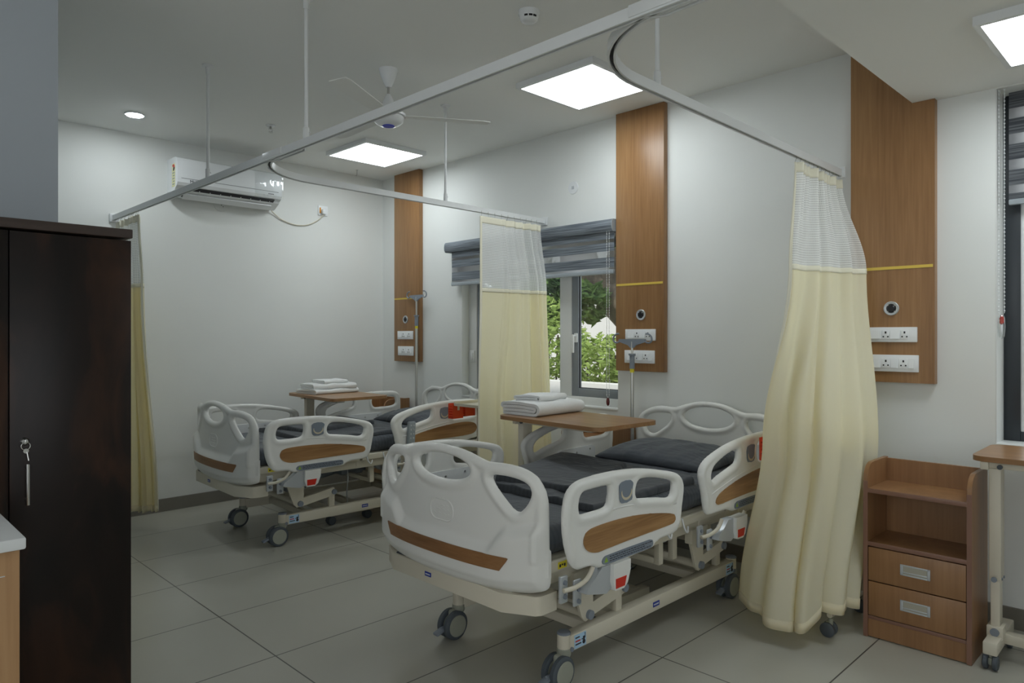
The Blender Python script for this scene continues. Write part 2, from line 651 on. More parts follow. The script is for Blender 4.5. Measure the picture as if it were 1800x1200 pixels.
# ------------------------------------------------------------------ the room
WX, WY, H = 4.046, 5.898, 2.945
XL, YF = -2.6, -2.6           # unseen far sides of the ward
T = 0.22                       # wall thickness
struct(M().box((XL - T, YF - T, -0.12), (WX + T, WY + T, 0)).build('floor', 'floor'))
struct(M().box((XL - T, YF - T, H), (WX + T, WY + T, H + 0.25)).build('ceiling', 'ceiling'))
struct(M().box((XL - T, WY, 0), (WX + T, WY + T, H)).build('wall_back', 'wall'))
W1 = (3.0, 4.69, 0.868, 2.17)     # y0,y1,z0,z1 of the window between the wood panels
W2 = (-0.95, 0.757, 0.868, 2.58)  # of the window at the right
m = M()
m.box((WX, W1[1], 0), (WX + T, WY, H))
m.box((WX, W2[1], 0), (WX + T, W1[0], H))
m.box((WX, YF, 0), (WX + T, W2[0], H))
for w in (W1, W2):
    m.box((WX, w[0], 0), (WX + T, w[1], w[2]))
    m.box((WX, w[0], w[3]), (WX + T, w[1], H))
struct(m.build('wall_right', 'wall'))
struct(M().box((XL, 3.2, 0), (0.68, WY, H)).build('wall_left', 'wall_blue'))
def wall_with_fill_opening(axis, a0, a1, w0, w1, p0, p1, z0=0.85, z1=2.45):  # unseen wall with an opening added so daylight brightens the room
    m = M()
    for a, b, c, d in ((a0, w0, 0, H), (w1, a1, 0, H), (w0, w1, 0, z0), (w0, w1, z1, H)):
        if axis == 'x':
            m.box((p0, a, c), (p1, b, d))
        else:
            m.box((a, p0, c), (b, p1, d))
    return m
struct(wall_with_fill_opening('x', YF, WY, -0.8, 2.4, XL - T, XL).build('wall_side', 'wall'))  # side opening is made up, for daylight fill
struct(wall_with_fill_opening('y', XL - T, WX + T, -1.9, 1.0, YF - T, YF).build('wall_front', 'wall'))  # opening behind the camera, likewise added for fill light
struct(M().box((XL, YF, 2.585), (WX, 1.108, H)).build('ceiling_drop', 'ceiling'))
m = M()
for a, b in ((0.68, 1.468), (1.47, 2.648), (2.65, 3.828), (3.83, WX)):
    m.box((a, WY - 0.012, 0), (b, WY, 0.10))
struct(m.build('baseboard_back', 'skirting'))
struct(M().box((WX - 0.012, YF, 0), (WX, WY - 0.012, 0.10)).build('baseboard_right', 'skirting'))

# ------------------------------------------------------------------ window 1 (garden) : white frame, grey casements, glass
w1 = thing('window_1', 'white and grey framed window on to the garden between two wooden panels', 'window', (4.15, 3.85, W1[2]))
w1['kind'] = 'structure'
x0, x1 = 4.125, 4.185
y0, y1, z0, z1 = W1
m = M()
fw = 0.062
m.box((x0, y0, z0), (x1, y1, z0 + fw), 0.004)
m.box((x0, y0, z1 - fw), (x1, y1, z1), 0.004)
for a, b in ((y0, y0 + 0.015), (y1 - 0.105, y1), (3.50, 3.616), (4.10, 4.216)):
    m.box((x0, a, z0 + fw), (x1, b, z1 - fw), 0.004)
m.build('window_frame', 'win_white', w1)
def casement(a, b, side):
    m = M()
    c, d = z0 + fw, z1 - fw
    s = 0.062
    sa = 0.03 if side > 0 else s
    for q in (((x0 + 0.008, a + sa, c), (x1 - 0.01, b - s, c + s)), ((x0 + 0.008, a + sa, d - s), (x1 - 0.01, b - s, d)),
              ((x0 + 0.008, a, c), (x1 - 0.01, a + sa, d)), ((x0 + 0.008, b - s, c), (x1 - 0.01, b, d))):
        m.box(*q, 0.004)
    # raised inner lip and dark gasket line
    o = m.build('casement', 'win_grey', w1)
    g = M()
    lo, hi = (a + sa, b - s)
    for q in (((x0 + 0.02, lo - 0.004, c + s - 0.004), (x0 + 0.03, hi + 0.004, c + s + 0.006)),
              ((x0 + 0.02, lo - 0.004, d - s - 0.006), (x0 + 0.03, hi + 0.004, d - s + 0.004)),
              ((x0 + 0.02, lo - 0.004, c + s), (x0 + 0.03, lo + 0.007, d - s)), ((x0 + 0.02, hi - 0.007, c + s), (x0 + 0.03, hi + 0.004, d - s))):
        g.box(*q)
    g.build('gasket', 'slot', o)
    yh = b - 0.045 if side > 0 else a + 0.045
    h = M().box((x0 - 0.006, yh - 0.014, 1.34), (x0 + 0.01, yh + 0.014, 1.41), 0.004)
    h.cyl((x0 - 0.004, yh, 1.39), (x0 - 0.035, yh, 1.39), 0.008, 10)
    h.box((x0 - 0.042, yh - 0.010, 1.26), (x0 - 0.028, yh + 0.010, 1.40), 0.005)
    h.build('handle', 'win_white', o)
    M().box((x0 + 0.030, a + sa - 0.01, c + s - 0.01), (x0 + 0.036, b - s + 0.01, d - s + 0.01)).build('pane', 'glass', o)
casement(y0 + 0.015, 3.50, 1)
casement(4.216, y1 - 0.105, -1)
M().box((x0 + 0.030, 3.61, z0 + fw - 0.01), (x0 + 0.036, 4.105, z1 - fw + 0.01)).build('pane', 'glass', w1)
b = M().box((x0 - 0.012, y1 - 0.085, 1.16), (x0 + 0.004, y1 - 0.02, 1.26), 0.004)
b.box((x0 - 0.018, y1 - 0.07, 1.18), (x0 - 0.01, y1 - 0.04, 1.24), 0.003)
b.build('latch_box', 'win_white', w1)
M().box((WX - 0.004, y0, z0 - 0.012), (x0 + 0.01, y1, z0 + 0.004), 0.003).build('sill', 'win_white', w1)

# ------------------------------------------------------------------ window 2 (right edge): dark frame
w2 = thing('window_2', 'dark framed window with a dark striped blind at the right edge', 'window', (4.15, -0.1, W2[2]))
w2['kind'] = 'structure'
y0, y1, z0, z1 = W2
m = M()
for q in (((4.205, y1 - 0.072, z0), (4.262, y1 - 0.003, z1)), ((4.205, y0 + 0.002, z0), (4.262, y0 + 0.07, z1)), ((4.205, y0 + 0.07, z0), (4.262, y1 - 0.072, z0 + 0.05)), ((4.205, y0 + 0.07, z1 - 0.05), (4.262, y1 - 0.072, z1 - 0.001)), ((4.207, -0.14, z0 + 0.05), (4.26, -0.06, z1 - 0.05))):
    m.box(*q, 0.003)
m.build('window_frame', 'win_dark', w2)
m = M()
for a, b in ((y1 - 0.088, y1 - 0.072), (-0.06, -0.045)):
    m.box((4.215, a, z0 + 0.05), (4.245, b, z1 - 0.05), 0.002)
m.build('inner_trim', 'rail_al', w2)
M().box((4.235, y0 + 0.06, z0 + 0.04), (4.241, y1 - 0.065, z1 - 0.04)).build('pane', 'glass', w2)
M().box((WX - 0.004, y0, z0 - 0.012), (4.205, y1, z0 + 0.004), 0.003).build('sill', 'win_white', w2)
M().box((WX + 0.001, y1 - 0.004, z0), (4.205, y1 - 0.0005, z1)).build('reveal_lining', 'win_white', w2)

# ------------------------------------------------------------------ zebra blinds
def zebra(name, label, x, ya, yb, cassette, bands, bar, m_dark, depth, endcap=True):
    t = thing(name, label, 'blind', (x, (ya + yb) / 2, bar[0]), 0)
    if cassette:
        za, zb = cassette
        pr = [(x + depth, za), (x - 0.02, za), (x - 0.032, za + 0.02), (x - 0.034, (za + zb) / 2), (x - 0.03, zb - 0.015), (x - 0.018, zb), (x + depth, zb)]
        M().prism(pr, 'y', ya - 0.002, yb + 0.065).build('cassette', m_dark, t)
        for yy in (ya - 0.004, yb + 0.065):
            M().prism([(x + depth - .002 if p[0] > x else p[0] - 0.002, p[1]) for p in pr], 'y', yy, yy + 0.004).build('end_cap', 'blind_bar', t)
    fab = M()
    for a, b in bands:
        fab.box((x - 0.001, ya, a), (x + 0.001, yb, b))
    fab.build('opaque_bands', m_dark, t)
    sh = M()
    for (a, b), (c, d) in zip(bands[:-1], bands[1:]):
        sh.box((x - 0.0006, ya, d), (x + 0.0006, yb, a))
    sh.build('sheer_bands', 'sheer', t)
    bb = M().box((x - 0.012, ya, bar[0]), (x + 0.012, yb, bar[1]), 0.006)
    bb.build('bottom_bar', 'blind_bar', t)
    return t
bl = zebra('zebra_blind', 'grey striped roller blind over the garden window', 3.995, 2.995, 4.765, (2.125, 2.212),
           [(2.06, 2.13), (1.985, 2.062)][1:] and [(2.075, 2.13), (1.99, 2.05), (1.875, 1.945)], (1.828, 1.858), 'blind', 0.05)
M().box((3.9944, 2.995, 1.856), (3.9956, 4.765, 1.876)).build('sheer_strip', 'sheer', bl)
def chain(par, x, y, z0, z1, r=0.004, loop=0.02):
    m = M()
    m.tube([(x, y - loop / 2, z1), (x, y - loop / 2, z0 + 0.01), (x, y, z0), (x, y + loop / 2, z0 + 0.01), (x, y + loop / 2, z1)], 0.0011, 5)
    n = int((z1 - z0) / 0.018)
    for k in range(n):
        z = z0 + 0.02 + k * 0.018
        if z < z1:
            for dy in (-loop / 2, loop / 2):
                m.lathe([(0.0005, -r * .9), (r * .75, -r * .5), (r, 0), (r * .75, r * .5), (0.0005, r * .9)], (x, y + dy, z), 6)
    return m.build('bead_chain', 'rail_al', par)
chain(bl, 3.975, 3.035, 0.955, 2.13, 0.0032, 0.022)
M().lathe([(0.001, -0.03), (0.010, -0.02), (0.013, 0.0), (0.010, 0.022), (0.002, 0.03)], (3.975, 3.035, 0.925), 12).build('chain_weight', 'maroon', bl)
bl2 = zebra('zebra_blind', 'dark striped roller blind over the window at the right edge', 4.15, -0.93, 0.722, None,
            [(2.50, 2.578), (2.375, 2.45), (2.25, 2.325), (2.125, 2.20), (2.055, 2.085)], (2.028, 2.056), 'blind_dark', 0.03)
chain(bl2, 4.06, 0.735, 1.49, 2.575, 0.0042, 0.022)
M().lathe([(0.001, -0.06), (0.012, -0.05), (0.016, 0.0), (0.013, 0.045), (0.004, 0.058)], (4.06, 0.735, 1.435), 12).build('chain_weight', 'clear', bl2)
M().lathe([(0.002, 0), (0.0095, 0.006), (0.010, 0.03), (0.003, 0.042)], (4.06, 0.735, 1.445), 12).build('weight_core', 'red', bl2)

# ------------------------------------------------------------------ garden outside
struct(M().box((4.27, -8, -0.30), (16, 14, -0.15)).build('ground', 'ground'))
struct(M().box((5.75, 1.5, -0.15), (5.9, 9.5, 0.90), 0.01).build('wall_planter', 'render'))
m = M().box((10.5, -7, -0.15), (10.8, 13, 1.95))
m.box((10.42, -7, 1.95), (10.88, 13, 2.06))
struct(m.build('wall_garden', 'render'))
def leaves(m, c, sp, n, size, rnd):
    for _ in range(n):
        while True:
            q = Vector((rnd.uniform(-1, 1), rnd.uniform(-1, 1), rnd.uniform(-1, 1)))
            if q.length <= 1:
                break
        q = q.normalized() * (q.length ** 0.6)
        p = Vector(c) + Vector((q.x * sp[0], q.y * sp[1], q.z * sp[2]))
        a = Vector((rnd.gauss(0, 1), rnd.gauss(0, 1), rnd.gauss(0, .6))).normalized()
        b = a.cross(Vector((rnd.gauss(0, 1), rnd.gauss(0, 1), rnd.gauss(0, 1)))).normalized()
        s = size * rnd.uniform(0.6, 1.25)
        nn = a.cross(b) * s * 0.12
        m.add([p - a * s, p + b * s * 0.38 + nn, p + a * s, p - b * s * 0.38 + nn, p - a * s * .1 - nn], [(0, 4, 1), (1, 4, 2), (2, 4, 3), (3, 4, 0)])
R1 = random.Random(3)
for i, (y, z, hz, lab) in enumerate(((3.3, 0.98, .36, 'low green bush outside, beyond the right end of the garden window'),
                                     (4.25, 0.98, 0.34, 'low green bush outside, behind the right pane of the garden window'),
                                     (5.05, 1.02, 0.40, 'low green bush outside, behind the mullion of the garden window'),
                                     (5.85, 1.25, 0.62, 'tall sunlit bush outside, beside the cream curtain at the garden window'),
                                     (6.9, 1.25, 0.65, 'tall green bush outside, hidden behind the cream curtain'))):
    t = thing('garden_bush', lab, 'bush', (6.45, y, -0.15), 0, 'bushes in the planter')
    m = M()
    leaves(m, (6.45, y, z), (0.42, 0.55, hz), 1500, 0.055, R1)
    m.build('foliage', 'leaf', t, sharp=180)
    s = M()
    for k in range(5):
        yy = y + (k - 2) * 0.14
        s.tube([(6.45, yy * 0.3 + y * 0.7, -0.15), (6.42, yy, 0.45), (6.45 + 0.1 * math.sin(k), yy + 0.05, z + 0.15)], 0.012, 6)
    s.build('stem', 'bark', t)
t = thing('garden_tree', 'big leaning tree trunk with drooping leaves outside the garden window', 'tree', (7.6, 4.0, -0.15))
M().tube([(7.5, 4.0, -0.15), (7.45, 4.2, 0.5), (7.4, 4.75, 1.15), (7.35, 5.35, 1.72), (7.3, 5.95, 2.3), (7.3, 6.35, 3.2), (7.35, 6.5, 4.2)], 0.2, 14,
         [0.30, 0.26, 0.23, 0.22, 0.22, 0.19, 0.15]).build('trunk', 'bark', t)
M().tube([(7.33, 5.6, 1.98), (7.2, 5.3, 2.5), (7.1, 4.9, 3.1), (7.0, 4.4, 3.8)], 0.1, 10, [0.15, 0.13, 0.10, 0.06]).build('branch', 'bark', t)
m = M()
for c, sp, n in (((6.9, 6.25, 1.95), (0.30, 0.30, 0.42), 700), ((6.9, 6.9, 2.3), (0.5, 0.5, 0.6), 900), ((6.95, 5.62, 1.80), (0.20, 0.30, 0.26), 420), ((6.95, 6.5, 1.65), (0.3, 0.3, 0.35), 450),
                 ((7.0, 5.0, 2.75), (0.4, 0.5, 0.28), 600), ((7.0, 4.3, 3.0), (0.9, 0.9, 0.5), 1500), ((7.4, 6.4, 4.2), (1.6, 1.6, 0.8), 2200), ((7.0, 6.0, 2.9), (0.6, 0.9, 0.4), 900)):
    leaves(m, c, sp, n, 0.085, R1)
m.build('foliage', 'leaf_dk', t, sharp=180)

# ------------------------------------------------------------------ ceiling fittings
def light_panel(x, y, z, label):
    t = thing('ceiling_panel_light', label, 'ceiling light', (x, y, z - 0.035), 0, 'square ceiling lights')
    h = 0.30
    m = M()
    f = 0.022
    for q in (((x - h, y - h, z - 0.035), (x + h, y - h + f, z)), ((x - h, y + h - f, z - 0.035), (x + h, y + h, z)),
              ((x - h, y - h + f, z - 0.035), (x - h + f, y + h - f, z)), ((x + h - f, y - h + f, z - 0.035), (x + h, y + h - f, z))):
        m.box(*q)
    m.build('frame', 'rail_al', t)
    M().box((x - h + f, y - h + f, z - 0.033), (x + h - f, y + h - f, z - 0.028)).build('diffuser', 'panel_light', t)
light_panel(3.372, 5.015, H, 'square ceiling light near the far corner beside the first wooden panel')
light_panel(3.372, 2.752, H, 'square ceiling light above the nearer bed behind the curved curtain rail')
light_panel(3.385, 0.350, 2.585, 'square ceiling light in the lowered ceiling at the top right')
t = thing('downlight', 'small round white downlight in the ceiling at the left', 'ceiling light', (1.60, 5.36, H - 0.01))
M().lathe([(0.045, 0), (0.062, 0), (0.064, 0.004), (0.062, 0.01), (0.045, 0.01)], (1.60, 5.36, H - 0.01), 28).build('trim_ring', 'white_gloss', t)
M().lathe([(0.001, 0), (0.052, 0), (0.052, 0.004), (0.001, 0.004)], (1.60, 5.36, H - 0.0125), 28).build('diffuser', 'spot_light', t)

fx, fy = 2.384, 3.418
t = thing('ceiling_fan', 'white ceiling fan with a blue disc underneath, behind the curtain rail', 'ceiling fan', (fx, fy, H - 0.33))
M().lathe([(0.001, H), (0.056, H), (0.055, H - 0.012), (0.044, H - 0.045), (0.028, H - 0.082), (0.016, H - 0.105), (0.001, H - 0.106)], (fx, fy, 0), 28).build('canopy', 'white_gloss', t)
M().cyl((fx, fy, H - 0.10), (fx, fy, H - 0.16), 0.0085, 12).build('down_rod', 'steel', t)
M().lathe([(0.001, H - 0.145), (0.014, H - 0.146), (0.024, H - 0.165), (0.040, H - 0.20), (0.055, H - 0.235), (0.085, H - 0.25), (0.10, H - 0.262), (0.10, H - 0.275), (0.001, H - 0.276)], (fx, fy, 0), 32).build('motor_housing', 'white_gloss', t)
M().lathe([(0.088, H - 0.276), (0.092, H - 0.285), (0.086, H - 0.305), (0.066, H - 0.322), (0.034, H - 0.330), (0.001, H - 0.331)], (fx, fy, 0), 32).build('bottom_bowl', 'white_gloss', t)
M().lathe([(0.001, H - 0.3285), (0.036, H - 0.3285), (0.034, H - 0.333), (0.001, H - 0.3335)], (fx, fy, 0), 24).build('blue_disc', 'fan_blue', t)
for k in range(3):
    a = math.radians(90 + 120 * k)
    R = Matrix.Rotation(a, 3, 'Z') @ Matrix.Rotation(math.radians(7), 3, 'X')
    prof = [(0.085, -0.025), (0.17, -0.045), (0.56, -0.062), (0.60, -0.045), (0.60, 0.045), (0.56, 0.055), (0.17, 0.045), (0.085, 0.025)]
    p = M().prism(prof, 'z', -0.002, 0.002)
    q = M().add([(R @ Vector(v)) + Vector((fx, fy, H - 0.268)) for v in p.v], p.f)
    q.build('blade', 'ceiling', t)

t = thing('smoke_detector', 'round white smoke detector on the ceiling at the top', 'smoke detector', (2.435, 2.331, H - 0.055))
M().lathe([(0.001, 0), (0.052, 0), (0.052, -0.016), (0.047, -0.024), (0.047, -0.030), (0.040, -0.046), (0.026, -0.054), (0.001, -0.055)], (2.435, 2.331, H), 28).build('body', 'white_gloss', t)
m = M()
for k in range(3):
    a0 = math.radians(198 + k * 28)
    for s in range(4):
        a = a0 + math.radians(5 * s)
        m.obox((2.435 + 0.044 * math.cos(a), 2.331 + 0.044 * math.sin(a), H - 0.034), (0.006, 0.005, 0.008), a)
m.build('vent_slot', 'black', t)
def sprinkler(x, y, lab):
    t = thing('sprinkler_head', lab, 'sprinkler', (x, y, H - 0.05))
    M().lathe([(0.001, 0), (0.035, 0), (0.033, -0.006), (0.014, -0.010), (0.001, -0.01)], (x, y, H), 24).build('escutcheon', 'white_gloss', t)
    m = M().cyl((x, y, H - 0.008), (x, y, H - 0.03), 0.008, 10)
    m.tube([(x - 0.012, y, H - 0.02), (x - 0.013, y, H - 0.04), (x, y, H - 0.05), (x + 0.013, y, H - 0.04), (x + 0.012, y, H - 0.02)], 0.003, 6)
    m.lathe([(0.001, H - 0.05), (0.017, H - 0.05), (0.017, H - 0.053), (0.001, H - 0.053)], (x, y, 0), 14)
    m.build('deflector', 'steel', t)
sprinkler(2.398, 4.937, 'small metal sprinkler head on the ceiling in front of the air conditioner')
t = thing('ceiling_hook', 'small metal hook hanging from the ceiling near the far corner', 'hook', (3.62, 5.70, H - 0.06))
m = M().lathe([(0.001, 0), (0.012, 0), (0.012, -0.003), (0.001, -0.003)], (3.62, 5.70, H), 12)
m.tube([(3.62, 5.70, H), (3.62, 5.70, H - 0.045), (3.614, 5.70, H - 0.055), (3.606, 5.70, H - 0.052)], 0.004, 6)
m.build('hook_wire', 'steel', t)

# ------------------------------------------------------------------ curtain track
ZT = 2.262; HT = 0.036; WT = 0.026
def track_mesh(pts):
    """hollow-bottomed rectangular track along a 2D path"""
    n = len(pts)
    P = [Vector((*p, 0)) for p in pts]
    prof = [(-WT / 2, 0), (-WT / 2, HT), (WT / 2, HT), (WT / 2, 0), (0.006, 0), (0.006, 0.014), (-0.006, 0.014), (-0.006, 0)]
    vs = []
    for i, p in enumerate(P):
        t = (P[min(i + 1, n - 1)] - P[max(i - 1, 0)]).normalized()
        nn = Vector((-t.y, t.x, 0))
        for a, z in prof:
            q = p + nn * a
            vs.append((q.x, q.y, ZT + z))
    k = len(prof); fs = []
    for i in range(n - 1):
        for j in range(k):
            l = (j + 1) % k
            fs.append((i * k + j, i * k + l, (i + 1) * k + l, (i + 1) * k + j))
    fs += [tuple(range(k))[::-1], tuple((n - 1) * k + j for j in range(k))]
    return M().add(vs, fs)
def slot_mesh(pts):
    n = len(pts)
    P = [Vector((*p, 0)) for p in pts]
    vs = []
    for i, p in enumerate(P):
        t = (P[min(i + 1, n - 1)] - P[max(i - 1, 0)]).normalized()
        nn = Vector((-t.y, t.x, 0))
        for a in (-0.006, 0.006):
            q = p + nn * a
            vs.append((q.x, q.y, ZT + 0.012))
    return M().add(vs, [(2 * i, 2 * i + 1, 2 * i + 3, 2 * i + 2) for i in range(n - 1)])
MX = 1.612
def bend(y_end, x_end, y_wall, r=0.42, n=14):
    pts = [(MX, y_end - r - 0.5), (MX, y_end - r - 0.2)]
    for k in range(n + 1):
        a = PI - (PI / 2) * k / n
        pts.append((MX + r + r * math.cos(a), y_end - r + r * math.sin(a)))
    for k in range(1, 9):
        f = k / 8
        pts.append((MX + r + (x_end - MX - r) * f, y_end + (y_wall - y_end) * f))
    return pts
trk = thing('curtain_track', 'white ceiling hung curtain track with two curved branches over the beds', 'curtain track', (MX, 2.9, ZT))
main_pts = [(MX, y) for y in np.linspace(-0.4, WY - 0.02, 26)]
o = track_mesh(main_pts).build('main_rail', 'rail_al', trk)
slot_mesh(main_pts).build('slot', 'slot', o)
B1 = bend(3.66, WX - 0.01, 3.70)
B2 = bend(1.43, 3.995, 1.46)
for bp in (B1, B2):
    bp2 = [(p[0] + (0.028 if i < 2 else 0.0), p[1]) for i, p in enumerate(bp)]
    bp2 = bp2[1:]
    bp2[0] = (MX + 0.027, bp2[0][1]); bp2[1] = (MX + 0.027, bp2[1][1]); bp2[2] = (MX + 0.032, bp2[2][1])
    o = track_mesh(bp2).build('branch_rail', 'rail_al', trk)
    slot_mesh(bp2).build('slot', 'slot', o)
def cut_y(y, w=0.012):
    return M().box((MX - WT / 2 - 0.003, y - w, ZT - 0.003), (MX + WT / 2 + 0.003, y + w, ZT + HT + 0.003), 0.002)
for y in (1.05, 3.28):
    M().box((MX - WT / 2 - 0.003, y - 0.10, ZT + 0.006), (MX + WT / 2 + 0.032, y + 0.10, ZT + HT + 0.004), 0.002).build('joint_plate', 'rail_al', trk)
def rod(x, y):
    o = M().cyl((x, y, ZT + HT), (x, y, H - 0.006), 0.0085, 12).build('drop_rod', 'rail_al', trk)
    M().lathe([(0.001, H), (0.034, H), (0.033, H - 0.006), (0.014, H - 0.012), (0.012, H - 0.05), (0.001, H - 0.05)], (x, y, 0), 20).build('flange', 'rail_al', o)
    M().lathe([(0.001, ZT + HT), (0.0135, ZT + HT), (0.0135, ZT + HT + 0.05), (0.009, ZT + HT + 0.054), (0.001, ZT + HT + 0.054)], (x, y, 0), 14).cyl((x, y, ZT + HT + 0.03), (x + 0.014, y - 0.013, ZT + HT + 0.03), 0.003, 8).build('collar', 'rail_al', o)
rod(MX, 4.10); rod(MX, 2.965); rod(3.03, 3.682); rod(2.175, 1.437)
M().box((WX - 0.02, 3.70 - 0.03, ZT - 0.014), (WX, 3.70 + 0.03, ZT + 0.05), 0.004).build('wall_bracket', 'rail_al', trk)
M().box((3.982, 1.462 - 0.03, ZT - 0.010), (3.998, 1.462 + 0.012, ZT + 0.05), 0.004).build('wall_bracket', 'rail_al', trk)
M().box((MX - 0.03, WY - 0.02, ZT - 0.014), (MX + 0.03, WY, ZT + 0.05), 0.004).build('wall_bracket', 'rail_al', trk)

# ------------------------------------------------------------------ wood headboard panels with strip, sockets
PF = 4.0                        # their front plane
def wood_panel(ya, yb, top, label, cut=None):
    t = thing('wooden_panel', label, 'panel', (PF + 0.023, (ya + yb) / 2, 1.147), 0, 'tall wooden wall panels')
    if cut:
        poly = [(ya, 1.147), (yb, 1.147), (yb, H - 0.001), (cut, H - 0.001), (cut, 2.584), (ya, 2.584)]
        m = M().prism(poly, 'x', PF, WX - 0.0015)
    else:
        m = M().box((PF, ya, 1.147), (WX - 0.0015, yb, top), 0.003)
    m.build('board', 'wood_z', t)
    M().box((PF - 0.0025, ya + 0.008, 1.737), (PF, yb - 0.006, 1.752)).build('yellow_strip', 'brass', t)
    return t
wood_panel(5.246, 5.64, H - 0.001, 'tall wooden wall panel nearest the far corner, behind the farther bed')
wood_panel(2.592, 2.985, H - 0.001, 'tall wooden wall panel at the right side of the garden window')
wood_panel(1.005, 1.408, H - 0.001, 'tall wooden wall panel notched around the lowered ceiling, above the bedside cabinet', cut=1.110)

def gas_port(y, z, lab):
    t = thing('round_wall_port', lab, 'wall outlet', (PF, y, z), 0, 'black round ports in the wooden panels')
    M().lathe([(0.020, 0), (0.037, 0), (0.037, -0.006), (0.034, -0.009), (0.020, -0.004)], (PF, y, z), 28, 'x').build('ring', 'silver', t)
    M().lathe([(0.001, 0), (0.031, 0), (0.030, -0.006), (0.018, -0.005), (0.015, -0.0075), (0.001, -0.0075)], (PF, y, z), 24, 'x').build('insert', 'black', t)
    for k in range(4):
        m = M()
        a = PI / 4 + PI / 2 * k
        m.lathe([(0.001, -0.0055), (0.0035, -0.0055), (0.003, -0.008), (0.001, -0.008)], (PF, y + 0.023 * math.cos(a), z + 0.023 * math.sin(a)), 8, 'x')
        m.build('screw', 'steel', t)
gas_port(5.455, 1.545, 'black round port in the wooden panel nearest the far corner')
gas_port(2.772, 1.533, 'black round port in the wooden panel beside the garden window')
gas_port(1.205, 1.533, 'black round port in the wooden panel above the bedside cabinet')

def socket_plate(yc, zc, w, h, lab, layout):
    t = thing('socket_plate', lab, 'power outlet', (PF - 0.005, yc, zc), 0, 'white socket plates on the wooden panels')
    M().box((PF - 0.010, yc - w / 2, zc - h / 2), (PF, yc + w / 2, zc + h / 2), 0.003).build('cover', 'pure_white', t)
    for kind, a, b in layout:                  # fractions of the width from the left as seen
        yl = yc + w / 2 - a * w; yr = yc + w / 2 - b * w
        if kind == 's':
            o = M().box((PF - 0.0125, yr, zc - h * 0.30), (PF - 0.009, yl, zc + h * 0.30), 0.001).build('socket', 'pure_white', t)
            ym = (yl + yr) / 2
            p = M()
            p.box((PF - 0.0132, ym - 0.004, zc + 0.006), (PF - 0.012, ym + 0.004, zc + 0.017))
            for d in (-1, 1):
                p.box((PF - 0.0132, ym + d * 0.011 - 0.0035, zc - 0.014), (PF - 0.012, ym + d * 0.011 + 0.0035, zc - 0.007))
            p.build('pin_hole', 'black', o)
        else:
            M().prism([(PF - 0.009, zc - h * 0.27), (PF - 0.017, zc - h * 0.27), (PF - 0.012, zc + h * 0.27), (PF - 0.009, zc + h * 0.27)], 'y', yr, yl).build('switch', 'pure_white', t)
LA = [('w', .10, .20), ('w', .20, .30), ('s', .33, .47), ('w', .49, .67), ('s', .69, .84)]
LB = [('w', .10, .26), ('s', .29, .46), ('w', .48, .60), ('s', .63, .80), ('w', .82, .92)]
for (yu, yl, where) in ((5.452, 5.445, 'the wooden panel nearest the far corner'), (2.775, 2.782, 'the wooden panel beside the garden window'), (1.205, 1.198, 'the wooden panel above the bedside cabinet')):
    socket_plate(yu, 1.396, 0.246, 0.078, 'white socket and switch plate, upper of two on ' + where, LA)
    socket_plate(yl, 1.247, 0.246, 0.088, 'white socket and switch plate, lower of two on ' + where, LB)

t = thing('round_wall_cover', 'round white cover plate on the wall above the garden window blind', 'cover plate', (WX, 3.412, 2.50))
M().lathe([(0.001, 0), (0.048, 0), (0.046, -0.006), (0.001, -0.008)], (WX, 3.412, 2.50), 28, 'x').build('disc', 'white_gloss', t)
M().box((WX - 0.009, 3.400, 2.488), (WX - 0.0065, 3.424, 2.512), 0.001).build('centre_cap', 'silver', t)
t = thing('round_wall_cover', 'round cream cover plate on the wall just under the air conditioner', 'cover plate', (2.424, WY, 2.490))
M().lathe([(0.001, 0), (0.060, 0), (0.058, -0.006), (0.001, -0.008)], (2.424, WY, 2.490), 28, 'y').build('disc', 'wall', t)
m = M()
for k in range(4):
    m.box((2.424 - 0.028 + k * 0.014, WY - 0.0095, 2.505 - k * 0.012), (2.424 - 0.022 + k * 0.014, WY - 0.007, 2.511 - k * 0.012))
m.build('slot', 'black', t)

# ------------------------------------------------------------------ air conditioner
ax0, ax1 = 2.0, 2.86
yb = WY
t = thing('air_conditioner', 'white wall mounted air conditioner with clear film on its right end', 'air conditioner', ((ax0 + ax1) / 2, yb, 2.5))
prof = [(yb, 2.50), (yb, 2.785), (yb - 0.17, 2.785), (yb - 0.198, 2.775), (yb - 0.212, 2.75), (yb - 0.216, 2.70), (yb - 0.216, 2.585), (yb - 0.205, 2.562), (yb - 0.175, 2.545), (yb - 0.165, 2.530), (yb - 0.085, 2.490), (yb - 0.06, 2.487)]
M().prism([(p[0], p[1]) for p in prof], 'x', ax0, ax1).build('body', 'white_gloss', t, sharp=25)
M().box((ax0 + 0.03, yb - 0.2175, 2.616), (ax1 - 0.03, yb - 0.214, 2.6185)).build('panel_gap', 'slot', t)
vent = M().prism([(yb - 0.198, 2.556), (yb - 0.192, 2.548), (yb - 0.095, 2.492), (yb - 0.10, 2.500)], 'x', ax0 + 0.07, ax1 - 0.055)
vo = vent.build('air_outlet', 'slot', t)
def onslope(f, off):      # along the slanted outlet
    return (yb - 0.195 + f * 0.10, 2.548 - f * 0.056 - off)
m = M()
for k in range(9):
    x = ax0 + 0.10 + k * (ax1 - ax0 - 0.19) / 8
    a, b_ = onslope(0.15, 0.002), onslope(0.6, 0.002)
    m.prism([(a[0], a[1]), (a[0] + .004, a[1] + .006), (b_[0] + .004, b_[1] + .006), (b_[0], b_[1])], 'x', x - 0.003, x + 0.003)
m.build('vane', 'white_gloss', vo)
a, b_ = onslope(0.52, 0.004), onslope(0.98, 0.012)
